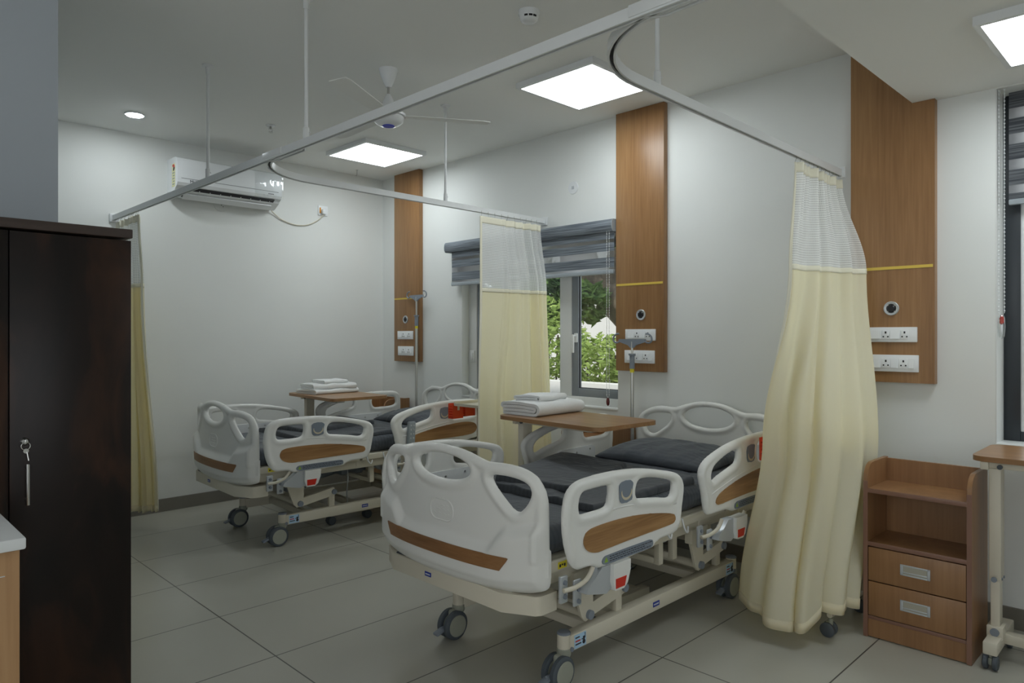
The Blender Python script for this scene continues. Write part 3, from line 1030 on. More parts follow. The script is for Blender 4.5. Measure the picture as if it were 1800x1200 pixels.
M().prism([(a[0], a[1]), (b_[0], b_[1]), (b_[0] + 0.002, b_[1] - 0.006), (a[0] - 0.002, a[1] - 0.008)], 'x', ax0 + 0.075, ax1 - 0.06).build('louvre', 'white_gloss', t)
M().box((ax0 - 0.0015, yb - 0.165, 2.575), (ax0, yb - 0.105, 2.685)).build('energy_label', 'leaf_lbl', t) if 'leaf_lbl' in MT else None
MT['lbl_yel'] = mk('energy_label_paper', (0.72, 0.72, 0.42), 0.6)
o = M().box((ax0 - 0.0015, yb - 0.170, 2.555), (ax0, yb - 0.105, 2.735)).build('energy_label', 'lbl_yel', t)
M().prism([(yb - 0.137 + 0.028 * math.cos(a), 2.705 + 0.026 * math.sin(a)) for a in np.linspace(0.6, PI, 9)] + [(yb - 0.137, 2.705)], 'x', ax0 - 0.0025, ax0 - 0.0015).build('red_sector', 'red', o)
M().prism([(yb - 0.137 + 0.028 * math.cos(a), 2.705 + 0.026 * math.sin(a)) for a in np.linspace(PI, 1.6 * PI, 7)] + [(yb - 0.137, 2.705)], 'x', ax0 - 0.0025, ax0 - 0.0015).build('dark_sector', 'text_dk', o)
m = M()
for k in range(5):
    m.box((ax0 - 0.0022, yb - 0.160, 2.66 - k * 0.022), (ax0 - 0.0014, yb - 0.118 - 0.01 * (k % 2), 2.666 - k * 0.022))
m.build('printed_line', 'label', o)
def text_obj(txt, size, mat, parent, loc, rot, name='lettering', ext=0.0006):
    cu = bpy.data.curves.new(name, 'FONT')
    cu.body = txt
    cu.size = size
    cu.extrude = ext
    cu.align_x = 'CENTER'
    cu.align_y = 'CENTER'
    cu.resolution_u = 2
    o = bpy.data.objects.new(name, cu)
    C.objects.link(o)
    dg = bpy.context.evaluated_depsgraph_get()
    me = bpy.data.meshes.new_from_object(o.evaluated_get(dg))
    bpy.data.objects.remove(o)
    me.name = name
    me.materials.clear()
    me.materials.append(MT[mat])
    o = bpy.data.objects.new(name, me)
    C.objects.link(o)
    o.parent = parent
    off = Vector((0, 0, 0)); p = parent
    while p is not None:
        off += p.location; p = p.parent
    o.location = Vector(loc) - off
    o.rotation_euler = rot
    return o
text_obj('Midea', 0.034, 'text_dk', t, (ax0 + 0.135, yb - 0.2165, 2.597), (PI / 2, 0, 0))
m = M()
for k in range(4):
    m.box((ax1 - 0.12 + k * 0.013, yb - 0.217, 2.592), (ax1 - 0.111 + k * 0.013, yb - 0.2155, 2.599))
m.build('model_mark', 'text_dk', t)
# clear protective film, crumpled at the right end
R2 = random.Random(5)
def film_fn(u, v):
    f = v * (len(prof) - 5)
    i = int(min(f, len(prof) - 6)); k = f - i
    p = [prof[i + 1][q] * (1 - k) + prof[i + 2][q] * k for q in (0, 1)]
    x = ax0 + 0.62 + u * (ax1 + 0.012 - ax0 - 0.62)
    j = (0.001 + 0.003 * u) 
    return (x, p[0] - 0.003 - j * R2.random(), p[1] + (0.004 + j * R2.random() if v < 0.25 else -0.002 - j * R2.random()))
fm = M().grid(film_fn, 22, 18)
fm.build('protective_film', 'film', t, sharp=5)
t = thing('power_cable', 'beige power cable looping from the air conditioner to the wall socket', 'cable', (3.1, WY - 0.02, 2.4))
cp = [(2.80, WY - 0.09, 2.515), (2.835, WY - 0.05, 2.505), (2.88, WY - 0.02, 2.475), (2.95, WY - 0.012, 2.43), (3.04, WY - 0.01, 2.402), (3.12, WY - 0.01, 2.393), (3.22, WY - 0.01, 2.408), (3.31, WY - 0.012, 2.455), (3.355, WY - 0.022, 2.497), (3.372, WY - 0.036, 2.525)]
def spline(pts, per=5):
    P = [np.array(p, float) for p in pts]
    P = [2 * P[0] - P[1]] + P + [2 * P[-1] - P[-2]]
    out = []
    for i in range(1, len(P) - 2):
        for k in range(per):
            tt = k / per
            out.append(tuple(0.5 * ((2 * P[i]) + (-P[i - 1] + P[i + 1]) * tt + (2 * P[i - 1] - 5 * P[i] + 4 * P[i + 1] - P[i + 2]) * tt ** 2 + (-P[i - 1] + 3 * P[i] - 3 * P[i + 1] + P[i + 2]) * tt ** 3)))
    out.append(tuple(P[-2]))
    return out
M().tube(spline(cp), 0.0048, 8).build('cord', 'beige', t)
M().box((3.35, WY - 0.05, 2.52), (3.394, WY - 0.012, 2.566), 0.008).build('plug', 'white_gloss', t)
t = thing('wall_socket', 'white wall socket with an orange switch beside the air conditioner cable', 'power outlet', (3.375, WY, 2.55))
M().box((3.325, WY - 0.010, 2.51), (3.425, WY, 2.60), 0.003).build('cover', 'pure_white', t)
M().box((3.340, WY - 0.018, 2.53), (3.349, WY - 0.008, 2.58), 0.002).build('switch', 'orange_sw', t) if 'orange_sw' in MT else None
MT['orange_sw'] = mk('orange_switch', (0.75, 0.30, 0.02), 0.4)
M().box((3.337, WY - 0.018, 2.53), (3.348, WY - 0.008, 2.582), 0.002).build('switch', 'orange_sw', t)

# ------------------------------------------------------------------ wardrobe and counter at the left
t = thing('wardrobe', 'tall dark brown wardrobe with a silver bar handle and keys at the left', 'wardrobe', (0.05, 2.9, 0))
wy, wyb, wxr, wxl = 2.65, 3.17, 0.78, -0.70
M().box((wxl + .004, wy + 0.02, 0), (wxr - .004, wyb, 1.72), 0.002).build('carcass', 'wardrobe', t)
M().box((wxl, wy - 0.006, 1.726), (wxr + 0.004, wyb + .01, 1.757), 0.003).build('top_board', 'wardrobe_top', t)
for a, b in ((0.409 + 0.0245, wxr), (wxl, 0.409 + 0.0205)):
    d = M().box((a, wy, 0.08), (b, wy + 0.019, 1.718), 0.0015).build('door', 'wardrobe', t)
    if b == wxr:
        hx = 0.476
        m = M().cyl((hx, wy - 0.032, 0.862), (hx, wy - 0.032, 0.99), 0.0052, 14)
        for z in (0.875, 0.977):
            m.cyl((hx, wy, z), (hx, wy - 0.032, z), 0.0042, 10)
        m.build('bar_handle', 'steel', d)
        m = M().lathe([(0.001, -0.012), (0.008, -0.012), (0.0125, -0.006), (0.0125, 0), (0.001, 0)], (hx - 0.004, wy, 1.058), 18, 'y')
        m.build('lock', 'steel', d)
        m = M().tube([(hx - 0.004 + 0.012 * math.cos(a), wy - 0.020, 1.045 + 0.012 * math.sin(a)) for a in np.linspace(0, 2 * PI, 18)[:-1]], 0.0012, 6, closed=True)
        m.box((hx - 0.008, wy - 0.022, 1.052), (hx, wy - 0.01, 1.066), 0.002)
        m.tube([(hx - 0.002, wy - 0.02, 1.034), (hx, wy - 0.024, 1.018), (hx + 0.002, wy - 0.03, 1.0)], 0.0016, 6)
        m.lathe([(0.001, -0.001), (0.0075, -0.001), (0.0075, 0.001), (0.001, 0.001)], (hx - 0.0035, wy - 0.022, 1.030), 14, 'y')
        m.build('key', 'steel', d)
M().box((wxl + 0.02, wy + 0.03, 0.0), (wxr - 0.02, wy + 0.05, 0.08)).build('plinth', 'wardrobe', t)

t = thing('counter_cabinet', 'low wooden counter with a white top in front of the wardrobe', 'cabinet', (0.0, 2.3, 0))
M().box((-0.6, 2.045, 0), (0.355, 2.60, 0.875), 0.002).build('body', 'wood_lt', t)
M().box((-0.62, 2.025, 0.876), (0.365, 2.615, 0.905), 0.005).build('worktop', 'white_gloss', t)
M().box((-0.5, 2.042, 0.815), (0.325, 2.0455, 0.8165)).build('drawer_gap', 'text_lt', t)

# ------------------------------------------------------------------ hospital bed (local: u along the bed from the foot, v across, z up)
def sym(half):
    """right half (v>=0, from the top centre round to the bottom centre) -> closed loop"""
    return half + [(-a, b) for a, b in reversed(half) if a > 1e-6]
def bow(v):
    return 0.088 * (abs(v) / 0.52) ** 2.6
FOOT = sym([(0.0, 0.947), (0.08, 0.944), (0.16, 0.932), (0.235, 0.911), (0.27, 0.906), (0.33, 0.907), (0.40, 0.899), (0.455, 0.875), (0.485, 0.835), (0.500, 0.79),
            (0.504, 0.70), (0.506, 0.60), (0.506, 0.50), (0.499, 0.462), (0.475, 0.447), (0.40, 0.432), (0.25, 0.424), (0.0, 0.420)])
FE = [(0.17 * math.cos(a), 0.860 + 0.052 * math.sin(a)) for a in np.linspace(0, 2 * PI, 41)[:-1]]
FS = [(0.272, 0.846), (0.292, 0.861), (0.34, 0.861), (0.40, 0.852), (0.437, 0.833), (0.446, 0.805), (0.436, 0.775), (0.415, 0.745), (0.395, 0.732), (0.370, 0.738), (0.335, 0.768), (0.295, 0.81)]
FS = smooth_loop(FS, 4)
FSm = [(-a, b) for a, b in FS]
HEAD = sym([(0.0, 0.979), (0.08, 0.974), (0.15, 0.957), (0.215, 0.935), (0.25, 0.929), (0.33, 0.933), (0.385, 0.925), (0.44, 0.901), (0.485, 0.868), (0.505, 0.82),
            (0.512, 0.72), (0.514, 0.60), (0.514, 0.50), (0.505, 0.465), (0.47, 0.45), (0.25, 0.44), (0.0, 0.44)])
HE = [(0.172 * math.cos(a), 0.881 + 0.066 * math.sin(a)) for a in np.linspace(0, 2 * PI, 41)[:-1]]
HS = smooth_loop([(0.262, 0.872), (0.275, 0.888), (0.34, 0.889), (0.40, 0.879), (0.437, 0.858), (0.446, 0.81), (0.437, 0.77), (0.42, 0.754), (0.398, 0.748), (0.364, 0.758), (0.305, 0.80), (0.268, 0.84)], 4)
HSm = [(-a, b) for a, b in HS]

def tube_prof(d, r, base):
    """rounded rim of radius r along the edges that eases to the thin panel inside"""
    if d <= r:
        return max(0.004, math.sqrt(max(0.0, r * r - (r - d) ** 2)))
    return base + (r - base) * (1 - smoothstep(r, 2.3 * r, d))
def z_skirt(v):
    return 0.582 + 0.075 * smoothstep(0.26, 0.36, abs(v)) + 0.03 * smoothstep(0.36, 0.52, abs(v))
def foot_out(v, z):
    s = 0.034 * (1 - smoothstep(-0.028, 0.028, z - z_skirt(v)))
    s -= 0.012 * (1 - smoothstep(0.452, 0.476, z - 0.02 * smoothstep(0.3, 0.5, abs(v))))
    return s
def foot_front(d, v, z):
    rim = tube_prof(d, 0.021, 0.011)
    if z < 0.56:
        rim = min(0.013, tube_prof(d, 0.013, 0.011))
    return rim + foot_out(v, z) * smoothstep(0.0, 0.03, d)
def foot_back(d, v, z):
    return tube_prof(d, 0.019, 0.010) if z > 0.6 else 0.011
def foot_pos(v, z, w):
    return (bow(v) - w, v, z)
LB_ = 2.12
def head_pos(v, z, w):
    return (LB_ - 0.4 * bow(v) - w, v, z)

R_OUT_F = smooth_loop([(0.163, 0.530), (0.127, 0.560), (0.099, 0.632), (0.088, 0.716), (0.095, 0.781), (0.115, 0.824), (0.160, 0.851), (0.237, 0.860), (0.368, 0.862), (0.489, 0.856), (0.608, 0.842), (0.733, 0.818), (0.822, 0.797), (0.867, 0.774), (0.886, 0.740), (0.886, 0.700), (0.874, 0.645), (0.862, 0.589), (0.842, 0.548), (0.799, 0.535), (0.712, 0.532), (0.670, 0.522), (0.640, 0.508), (0.500, 0.505), (0.323, 0.505), (0.285, 0.508), (0.246, 0.524), (0.20, 0.527)], 4)
R_H1_F = smooth_loop([(0.171, 0.740), (0.170, 0.778), (0.187, 0.806), (0.237, 0.813), (0.341, 0.813), (0.358, 0.800), (0.356, 0.765), (0.346, 0.739), (0.318, 0.728), (0.254, 0.726), (0.190, 0.727)], 4)
R_H2_F = smooth_loop([(0.525, 0.752), (0.530, 0.785), (0.552, 0.804), (0.60, 0.806), (0.67, 0.797), (0.766, 0.775), (0.806, 0.757), (0.808, 0.732), (0.798, 0.706), (0.766, 0.696), (0.691, 0.709), (0.597, 0.722), (0.543, 0.730)], 4)
R_IC_F = [(0.411, 0.805), (0.425, 0.814), (0.451, 0.817), (0.485, 0.815), (0.502, 0.803), (0.503, 0.763), (0.494, 0.736), (0.46, 0.729), (0.423, 0.731), (0.412, 0.748)]
R_WD_F = smooth_loop([(0.192, 0.622), (0.197, 0.648), (0.220, 0.664), (0.271, 0.671), (0.368, 0.673), (0.47, 0.670), (0.587, 0.660), (0.712, 0.642), (0.797, 0.623), (0.815, 0.604), (0.807, 0.588), (0.766, 0.582), (0.608, 0.579), (0.46, 0.577), (0.323, 0.573), (0.263, 0.573), (0.222, 0.585), (0.200, 0.603)], 3)
R_LB_F = [(0.302, 0.528), (0.306, 0.540), (0.322, 0.547), (0.47, 0.549), (0.62, 0.549), (0.640, 0.544), (0.645, 0.532), (0.640, 0.519), (0.62, 0.514), (0.46, 0.514), (0.325, 0.513), (0.307, 0.518)]
R_OUT_H = smooth_loop([(1.115, 0.560), (1.085, 0.578), (1.071, 0.618), (1.060, 0.667), (1.045, 0.707), (1.033, 0.752), (1.040, 0.781), (1.068, 0.809), (1.124, 0.833), (1.26, 0.865), (1.416, 0.884), (1.582, 0.893), (1.72, 0.893), (1.80, 0.888), (1.85, 0.868), (1.875, 0.825), (1.880, 0.740), (1.873, 0.655), (1.860, 0.605), (1.83, 0.582), (1.76, 0.572), (1.715, 0.558), (1.68, 0.545), (1.53, 0.542), (1.36, 0.540), (1.32, 0.545), (1.281, 0.557), (1.20, 0.560)], 4)
R_H1_H = smooth_loop([(1.124, 0.736), (1.131, 0.760), (1.162, 0.785), (1.24, 0.812), (1.321, 0.830), (1.375, 0.836), (1.389, 0.822), (1.386, 0.792), (1.363, 0.768), (1.291, 0.750), (1.211, 0.732), (1.155, 0.714), (1.132, 0.716)], 4)
R_H2_H = smooth_loop([(1.578, 0.785), (1.578, 0.822), (1.599, 0.846), (1.66, 0.850), (1.76, 0.848), (1.81, 0.836), (1.825, 0.80), (1.815, 0.768), (1.76, 0.755), (1.66, 0.752), (1.60, 0.755)], 4)
R_IC_H = [(1.467, 0.815), (1.475, 0.838), (1.514, 0.845), (1.548, 0.842), (1.557, 0.825), (1.552, 0.775), (1.54, 0.760), (1.514, 0.756), (1.480, 0.760), (1.470, 0.775)]
R_WD_H = smooth_loop([(1.162, 0.608), (1.168, 0.626), (1.201, 0.647), (1.281, 0.668), (1.416, 0.692), (1.525, 0.705), (1.651, 0.715), (1.75, 0.713), (1.81, 0.698), (1.832, 0.668), (1.82, 0.635), (1.775, 0.616), (1.628, 0.608), (1.47, 0.606), (1.311, 0.601), (1.19, 0.598)], 3)
R_LB_H = [(1.340, 0.560), (1.346, 0.574), (1.368, 0.582), (1.50, 0.584), (1.63, 0.584), (1.665, 0.581), (1.675, 0.569), (1.668, 0.556), (1.63, 0.550), (1.50, 0.549), (1.368, 0.547), (1.346, 0.550)]
RY = 0.565
def side_rail(bed, side, out, h1, h2, ic, wd, lb, arc, cx):
    def pos(u, z, w):
        return (u, side * (RY + w), z)
    zf = max(p[1] for p in lb) + 0.004
    def rf(d, a, b):
        t = tube_prof(d, 0.019, 0.0125)
        k = 1 - smoothstep(zf, zf + 0.03, b)
        return t * (1 - k) + min(t, 0.0125) * k
    r = plate(out, [h1, h2], 0.0085, rf, lambda d, a, b: tube_prof(d, 0.015, 0.010), pos)
    rail = r.build('side_rail', 'white_pl', bed, local=True, sharp=60)
    flat_plate(wd, lambda u, z, w: pos(u, z, 0.0128 + w), 0.0035).build('wood_inlay', 'wood_in', rail, local=True)
    g = flat_plate(ic, lambda u, z, w: pos(u, z, 0.0135 + w), 0.003, 0.008)
    gauge = g.build('angle_gauge', 'label', rail, local=True)
    # bright curved scale on the gauge
    gc = sum(p[0] for p in ic) / len(ic); gz = sum(p[1] for p in ic) / len(ic)
    pts_o = [(gc + 0.036 * math.cos(a), gz - 0.006 + 0.030 * math.sin(a)) for a in np.linspace(math.radians(170), math.radians(370), 17)]
    pts_i = [(gc + 0.031 * math.cos(a), gz + 0.002 + 0.028 * math.sin(a)) for a in np.linspace(math.radians(370), math.radians(170), 17)]
    mm = M()
    n = 17
    top = [pos(u, z, 0.0175) for u, z in pts_o] + [pos(u, z, 0.0175) for u, z in reversed(pts_i)]
    mm.add(top, [(i, i + 1, n + i + 1, n + i) for i in range(n - 1)])
    mm.build('scale_arc', 'gold', rail, local=True)
    lab = flat_plate(lb, lambda u, z, w: pos(u, z, 0.0128 + w), 0.003, 0.008).build('warning_label', 'label', rail, local=True)
    us = [p[0] for p in lb]; zs = [p[1] for p in lb]
    u0, u1 = min(us), max(us); zc = (min(zs) + max(zs)) / 2
    # left end as seen from outside: small u for side -1
    mm = M()
    RR = random.Random(11)
    for row in range(3):
        z = zc + 0.0085 - row * 0.0085
        u = u0 + 0.045
        while u < u1 - 0.03 - 0.03 * (row == 1):
            l = RR.uniform(0.006, 0.02)
            mm.add([pos(u, z - 0.0016, 0.0163), pos(u + l, z - 0.0016, 0.0163), pos(u + l, z + 0.0016, 0.0163), pos(u, z + 0.0016, 0.0163)], [(0, 1, 2, 3)])
            u += l + 0.004
    mm.build('label_text', 'text_dk', rail, local=True)
    mm = M().add([pos(u0 + 0.012, zc - 0.009, 0.0163), pos(u0 + 0.036, zc - 0.009, 0.0163), pos(u0 + 0.024, zc + 0.012, 0.0163)], [(0, 1, 2)])
    mm.build('warning_triangle', 'green', rail, local=True)
    # moulded ridge above the inlay
    mm = M().tube([pos(u, z, 0.0115) for u, z in arc], 0.0042, 6)
    mm.build('ridge', 'white_pl', rail, local=True, sharp=180)
    # inner cover plate seen from the other side of the bed
    ip = rrect(0.36, 0.125, 0.025, 5, cx, 0.64)
    flat_plate(ip, lambda u, z, w: pos(u, z, -0.010 - w), 0.008).build('inner_cover', 'white_gloss', rail, local=True)
    mm = M()
    for k in (-1, 0, 1):
        a = pos(cx + 0.13 * k, 0.672 + 0.01 * k, -0.018); b = pos(cx + 0.13 * k, 0.672 + 0.01 * k, -0.0205)
        mm.cyl(a, b, 0.006, 10)
    mm.build('screw', 'steel', rail, local=True)
    mm = M()
    for k in (-1, 1):
        a = pos(cx + 0.10 * k - 0.018, 0.60, -0.0185); b = pos(cx + 0.10 * k + 0.018, 0.63, -0.0205)
        mm.box(a, b)
    mm.build('recess', 'grey_pl', rail, local=True)
    return rail

def rail_mount(bed, side, ub):
    """folding bracket below a rail with its white release housing and red tab"""
    def P(u, v, z):
        return (ub + u, side * v, z)
    m = M()
    m.box(P(0.008, 0.505, 0.395), P(0.048, 0.520, 0.495), 0.004)
    m.box(P(0.07, 0.52, 0.37), P(0.115, 0.532, 0.47), 0.012)
    sil = [(0.09, 0.425), (0.10, 0.448), (0.14, 0.470), (0.185, 0.505), (0.25, 0.505), (0.255, 0.44), (0.245, 0.415), (0.21, 0.398), (0.16, 0.408)]
    p = M().prism([(ub + a, b) for a, b in sil], 'y', side * 0.535, side * 0.575)
    m.add(p.v, p.f)
    br = m.build('rail_bracket', 'silver', bed, local=True)
    for pts in ([P(0.01, 0.53, 0.448), P(0.06, 0.545, 0.452), P(0.11, 0.56, 0.475), P(0.14, RY, 0.515)], [P(0.33, 0.53, 0.455), P(0.355, 0.55, 0.475), P(0.37, RY, 0.515)]):
        M().tube(spline(pts, 4), 0.009, 10).build('swing_arm', 'beige', br, local=True)
    m = M()
    h = [(0.235, 0.508), (0.345, 0.508), (0.345, 0.468), (0.325, 0.418), (0.30, 0.402), (0.245, 0.404), (0.232, 0.44)]
    p = M().prism([(ub + a, b) for a, b in h], 'y', side * 0.548, side * 0.592)
    m.add(p.v, p.f)
    m.build('release_housing', 'white_pl', br, local=True)
    r = [(0.247, 0.449), (0.315, 0.449), (0.303, 0.412), (0.247, 0.412)]
    M().prism([(ub + a, b) for a, b in r], 'y', side * 0.588, side * 0.5945).build('red_tab', 'red', br, local=True)
    for (u, v, z) in ((0.028, 0.521, 0.472), (0.028, 0.521, 0.42), (0.092, 0.533, 0.435), (0.092, 0.533, 0.39)):
        M().cyl(P(u, v - 0.002, z), P(u, v + 0.006, z), 0.009, 12).build('bolt', 'grey_pl', br, local=True)

def caster(bed, u, v, brake=True, trail=-0.036):
    c = M().lathe([(0.001, 0.196), (0.024, 0.196), (0.024, 0.150), (0.029, 0.146), (0.030, 0.120), (0.020, 0.105), (0.001, 0.105)], (u, v, 0), 18)
    c.obox((u + trail * 0.5, v, 0.108), (0.075, 0.026, 0.05), 0, 0.012)
    c = c.build('caster', 'hub', bed, local=True)
    for s in (-1, 1):
        w = M().lathe([(0.044, s * 0.011), (0.058, s * 0.011), (0.0645, s * 0.015), (0.0645, s * 0.031), (0.058, s * 0.037), (0.050, s * 0.039), (0.044, s * 0.037)], (u + trail, v, 0.0645), 36, 'y')
        w = w.build('wheel', 'tyre', c, local=True)
        M().lathe([(0.001, s * 0.010), (0.045, s * 0.010), (0.050, s * 0.036), (0.047, s * 0.041), (0.020, s * 0.043), (0.001, s * 0.043)], (u + trail, v, 0.0645), 36, 'y').build('hub_disc', 'hub', w, local=True)
    if brake:
        b = M().obox((u + trail - 0.078, v, 0.050), (0.05, 0.034, 0.014), 0, 0.005, Matrix.Rotation(math.radians(-18), 3, 'Y'))
        b.obox((u + trail - 0.045, v, 0.062), (0.05, 0.014, 0.012), 0, 0.004)
        b.build('brake_pedal', 'grey_pl', c, local=True)
    return c

def make_bed(label):
    bed = thing('hospital_bed', label, 'hospital bed', (0, 0, 0), 0, 'hospital beds along the window wall')
    # foot board
    fb = plate(smooth_loop(FOOT, 3), [FE, FS, FSm], 0.0085, foot_front, foot_back, foot_pos).build('footboard', 'white_pl', bed, local=True, sharp=60)
    strip = [(0.385, 0.567), (-0.385, 0.567), (-0.345, 0.515), (0.345, 0.515)]
    flat_plate(strip, lambda v, z, w: foot_pos(v, z, 0.013 + foot_out(v, z) + w), 0.0025, 0.01).build('wood_strip', 'wood_in_y', fb, local=True)
    em = M()
    loop = rrect(0.145, 0.085, 0.040, 6, 0.0, 0.682)
    em.tube([foot_pos(a, b, 0.0115) for a, b in loop], 0.0035, 6, closed=True)
    for k in range(3):
        pts = []
        for i in range(15):
            a = -0.045 + 0.09 * i / 14
            pts.append(foot_pos(a, 0.700 - k * 0.017 + 0.003 * math.sin(i * 1.3 + k), 0.011))
        em.tube(pts, 0.0018, 5)
    em.build('embossed_emblem', 'white_pl', fb, local=True, sharp=180)
    # head board
    plate(smooth_loop(HEAD, 3), [HE, HS, HSm], 0.0085, lambda d, a, b: tube_prof(d, 0.018, 0.010), lambda d, a, b: tube_prof(d, 0.016, 0.010), head_pos).build('headboard', 'white_pl', bed, local=True, sharp=60)
    # end bumpers
    def bumper(flip):
        poly = [(-0.006, -0.345), (-0.006, 0.345), (0.055, 0.462), (0.075, 0.475), (0.16, 0.475), (0.16, -0.475), (0.075, -0.475), (0.055, -0.462)]
        if flip:
            poly = [(LB_ - 0.005 - a, b) for a, b in poly]
        return M().prism(poly, 'z', 0.357, 0.428 if not flip else 0.44)
    fbm = bumper(False).build('foot_bumper', 'beige', bed, local=True)
    b = M().box((-0.0085, 0.075, 0.385), (-0.0055, 0.115, 0.403)).build('badge', 'blue', fbm, local=True)
    m = M()
    for k in range(5):
        m.box((-0.0094, 0.080 + k * 0.0063, 0.3915), (-0.0084, 0.0845 + k * 0.0063, 0.3965))
    m.build('badge_lettering', 'text_lt', b, local=True)
    m = M()
    for v in (-0.30, 0.30):
        m.cyl((0.03, v, 0.357), (0.03, v, 0.349), 0.008, 10)
    m.build('bolt', 'grey_pl', fbm, local=True)
    m = M()
    for v in (-0.22, 0.30):
        m.box((0.004, v - 0.035, 0.427), (0.03, v + 0.035, 0.434), 0.002)
    m.build('rubber_pad', 'grey_dk', fbm, local=True)
    bumper(True).build('head_bumper', 'beige', bed, local=True)
    # deck frame
    m = M()
    for s in (-1, 1):
        for a, b in ((0.06, 0.83), (0.85, 1.42), (1.44, 2.06)):
            m.box((a, s * 0.455, 0.505), (b, s * 0.485, 0.545), 0.004)
        m.box((0.06, s * 0.41, 0.445), (2.06, s * 0.445, 0.503), 0.004)
    for u in (0.08, 0.45, 0.84, 1.25, 1.65, 2.03):
        m.box((u - 0.02, -0.45, 0.46), (u + 0.02, 0.45, 0.50), 0.004)
    m.box((0.07, -0.455, 0.527), (2.05, 0.455, 0.543), 0.003)
    df = m.build('deck_frame', 'beige', bed, local=True)
    M().box((0.155, -0.4862, 0.512), (0.205, -0.4848, 0.538)).build('yellow_sticker', 'yellow', df, local=True)
    m = M()
    for k in range(3):
        m.box((0.162 + k * 0.013, -0.4869, 0.518 + 0.005 * (k % 2)), (0.171 + k * 0.013, -0.4861, 0.529))
    m.build('sticker_marks', 'text_dk', df, local=True)
    m = M()
    for (u, dz) in ((0.88, 0.0), (1.02, 0.0)):
        m.tube(spline([(u, -0.487, 0.545), (u + 0.01, -0.493, 0.50), (u + 0.035, -0.493, 0.475), (u + 0.05, -0.488, 0.50)], 4), 0.0045, 6)
    m.build('wire_hook', 'white_gloss', df, local=True)
    # side rails and their mounts
    arcF = [(0.165 + 0.66 * t, 0.700 + 0.022 * math.sin(PI * min(1, t * 1.15)) - 0.035 * t * t) for t in np.linspace(0, 1, 16)]
    arcH = [(1.13 + 0.70 * t, 0.655 + 0.085 * math.sin(PI / 2 * min(1, t * 1.25)) - 0.01 * t) for t in np.linspace(0, 1, 16)]
    for s in (-1, 1):
        side_rail(bed, s, R_OUT_F, R_H1_F, R_H2_F, R_IC_F, R_WD_F, R_LB_F, arcF, 0.46)
        side_rail(bed, s, R_OUT_H, R_H1_H, R_H2_H, R_IC_H, R_WD_H, R_LB_H, arcH, 1.50)
        rail_mount(bed, s, 0.125)
        rail_mount(bed, s, 1.105)
    # base frame
    VB = -0.07
    m = M()
    for s in (-1, 1):
        m.box((0.295, VB + s * 0.298, 0.130), (1.66, VB + s * 0.348, 0.196), 0.005)
        for u in (0.295, 1.66):
            m.cyl((u, VB + s * 0.323, 0.118), (u, VB + s * 0.323, 0.203), 0.027, 18)
    for u in (0.50, 0.66, 1.38, 1.52):
        m.box((u - 0.022, VB - 0.30, 0.140), (u + 0.022, VB + 0.30, 0.182), 0.004)
    bf = m.build('base_frame', 'beige', bed, local=True)
    for s in (-1, 1):
        for u in (0.295, 1.66):
            M().lathe([(0.001, 0.203), (0.0285, 0.203), (0.0285, 0.207), (0.024, 0.212), (0.001, 0.213)], (u, VB + s * 0.323, 0), 18).build('end_cap', 'grey_pl', bf, local=True)
    for s in (-1, 1):
        for u in (0.312, 1.643):
            M().cyl((u, VB + s * 0.346, 0.142), (u, VB + s * 0.354, 0.142), 0.0095, 12).build('frame_screw', 'grey_pl', bf, local=True)
    for u0 in (0.330, 1.56):
        st = M().box((u0, -0.4198, 0.136), (u0 + 0.072, -0.4178, 0.190)).build('caster_sticker', 'ltblue', bf, local=True)
    m = M()
    for u0 in (0.330, 1.56):
        for k, l in enumerate((0.026, 0.0, 0.036)):
            if l:
                m.box((u0 + 0.005, -0.4206, 0.176 - k * 0.0135), (u0 + 0.005 + l, -0.4196, 0.181 - k * 0.0135))
        m.lathe([(0.0005, -0.4196), (0.009, -0.4196), (0.009, -0.4206), (0.0005, -0.4206)], (u0 + 0.058, 0, 0.152), 12, 'y')
        m.box((u0 + 0.052, -0.4206, 0.155), (u0 + 0.063, -0.4196, 0.174))
        m.box((u0 + 0.064, -0.4206, 0.165), (u0 + 0.067, -0.4196, 0.187))
        m.box((u0 + 0.044, -0.4206, 0.162), (u0 + 0.050, -0.4196, 0.167))
    m.build('sticker_print', 'text_dk', bf, local=True)
    m = M()
    for u0 in (0.330, 1.56):
        m.box((u0 + 0.005, -0.4206, 0.1615), (u0 + 0.036, -0.4196, 0.167))
    m.build('sticker_red_line', 'red', bf, local=True)
    bd = M().box((0.885, -0.4200, 0.152), (0.935, -0.4175, 0.174)).build('badge', 'blue', bf, local=True)
    m = M()
    for k in range(5):
        m.box((0.890 + k * 0.008, -0.4208, 0.160), (0.8955 + k * 0.008, -0.4198, 0.166))
    m.build('badge_lettering', 'text_lt', bd, local=True)
    for s in (-1, 1):
        caster(bed, 0.295, VB + s * 0.323, True)
        caster(bed, 1.66, VB + s * 0.323, True)
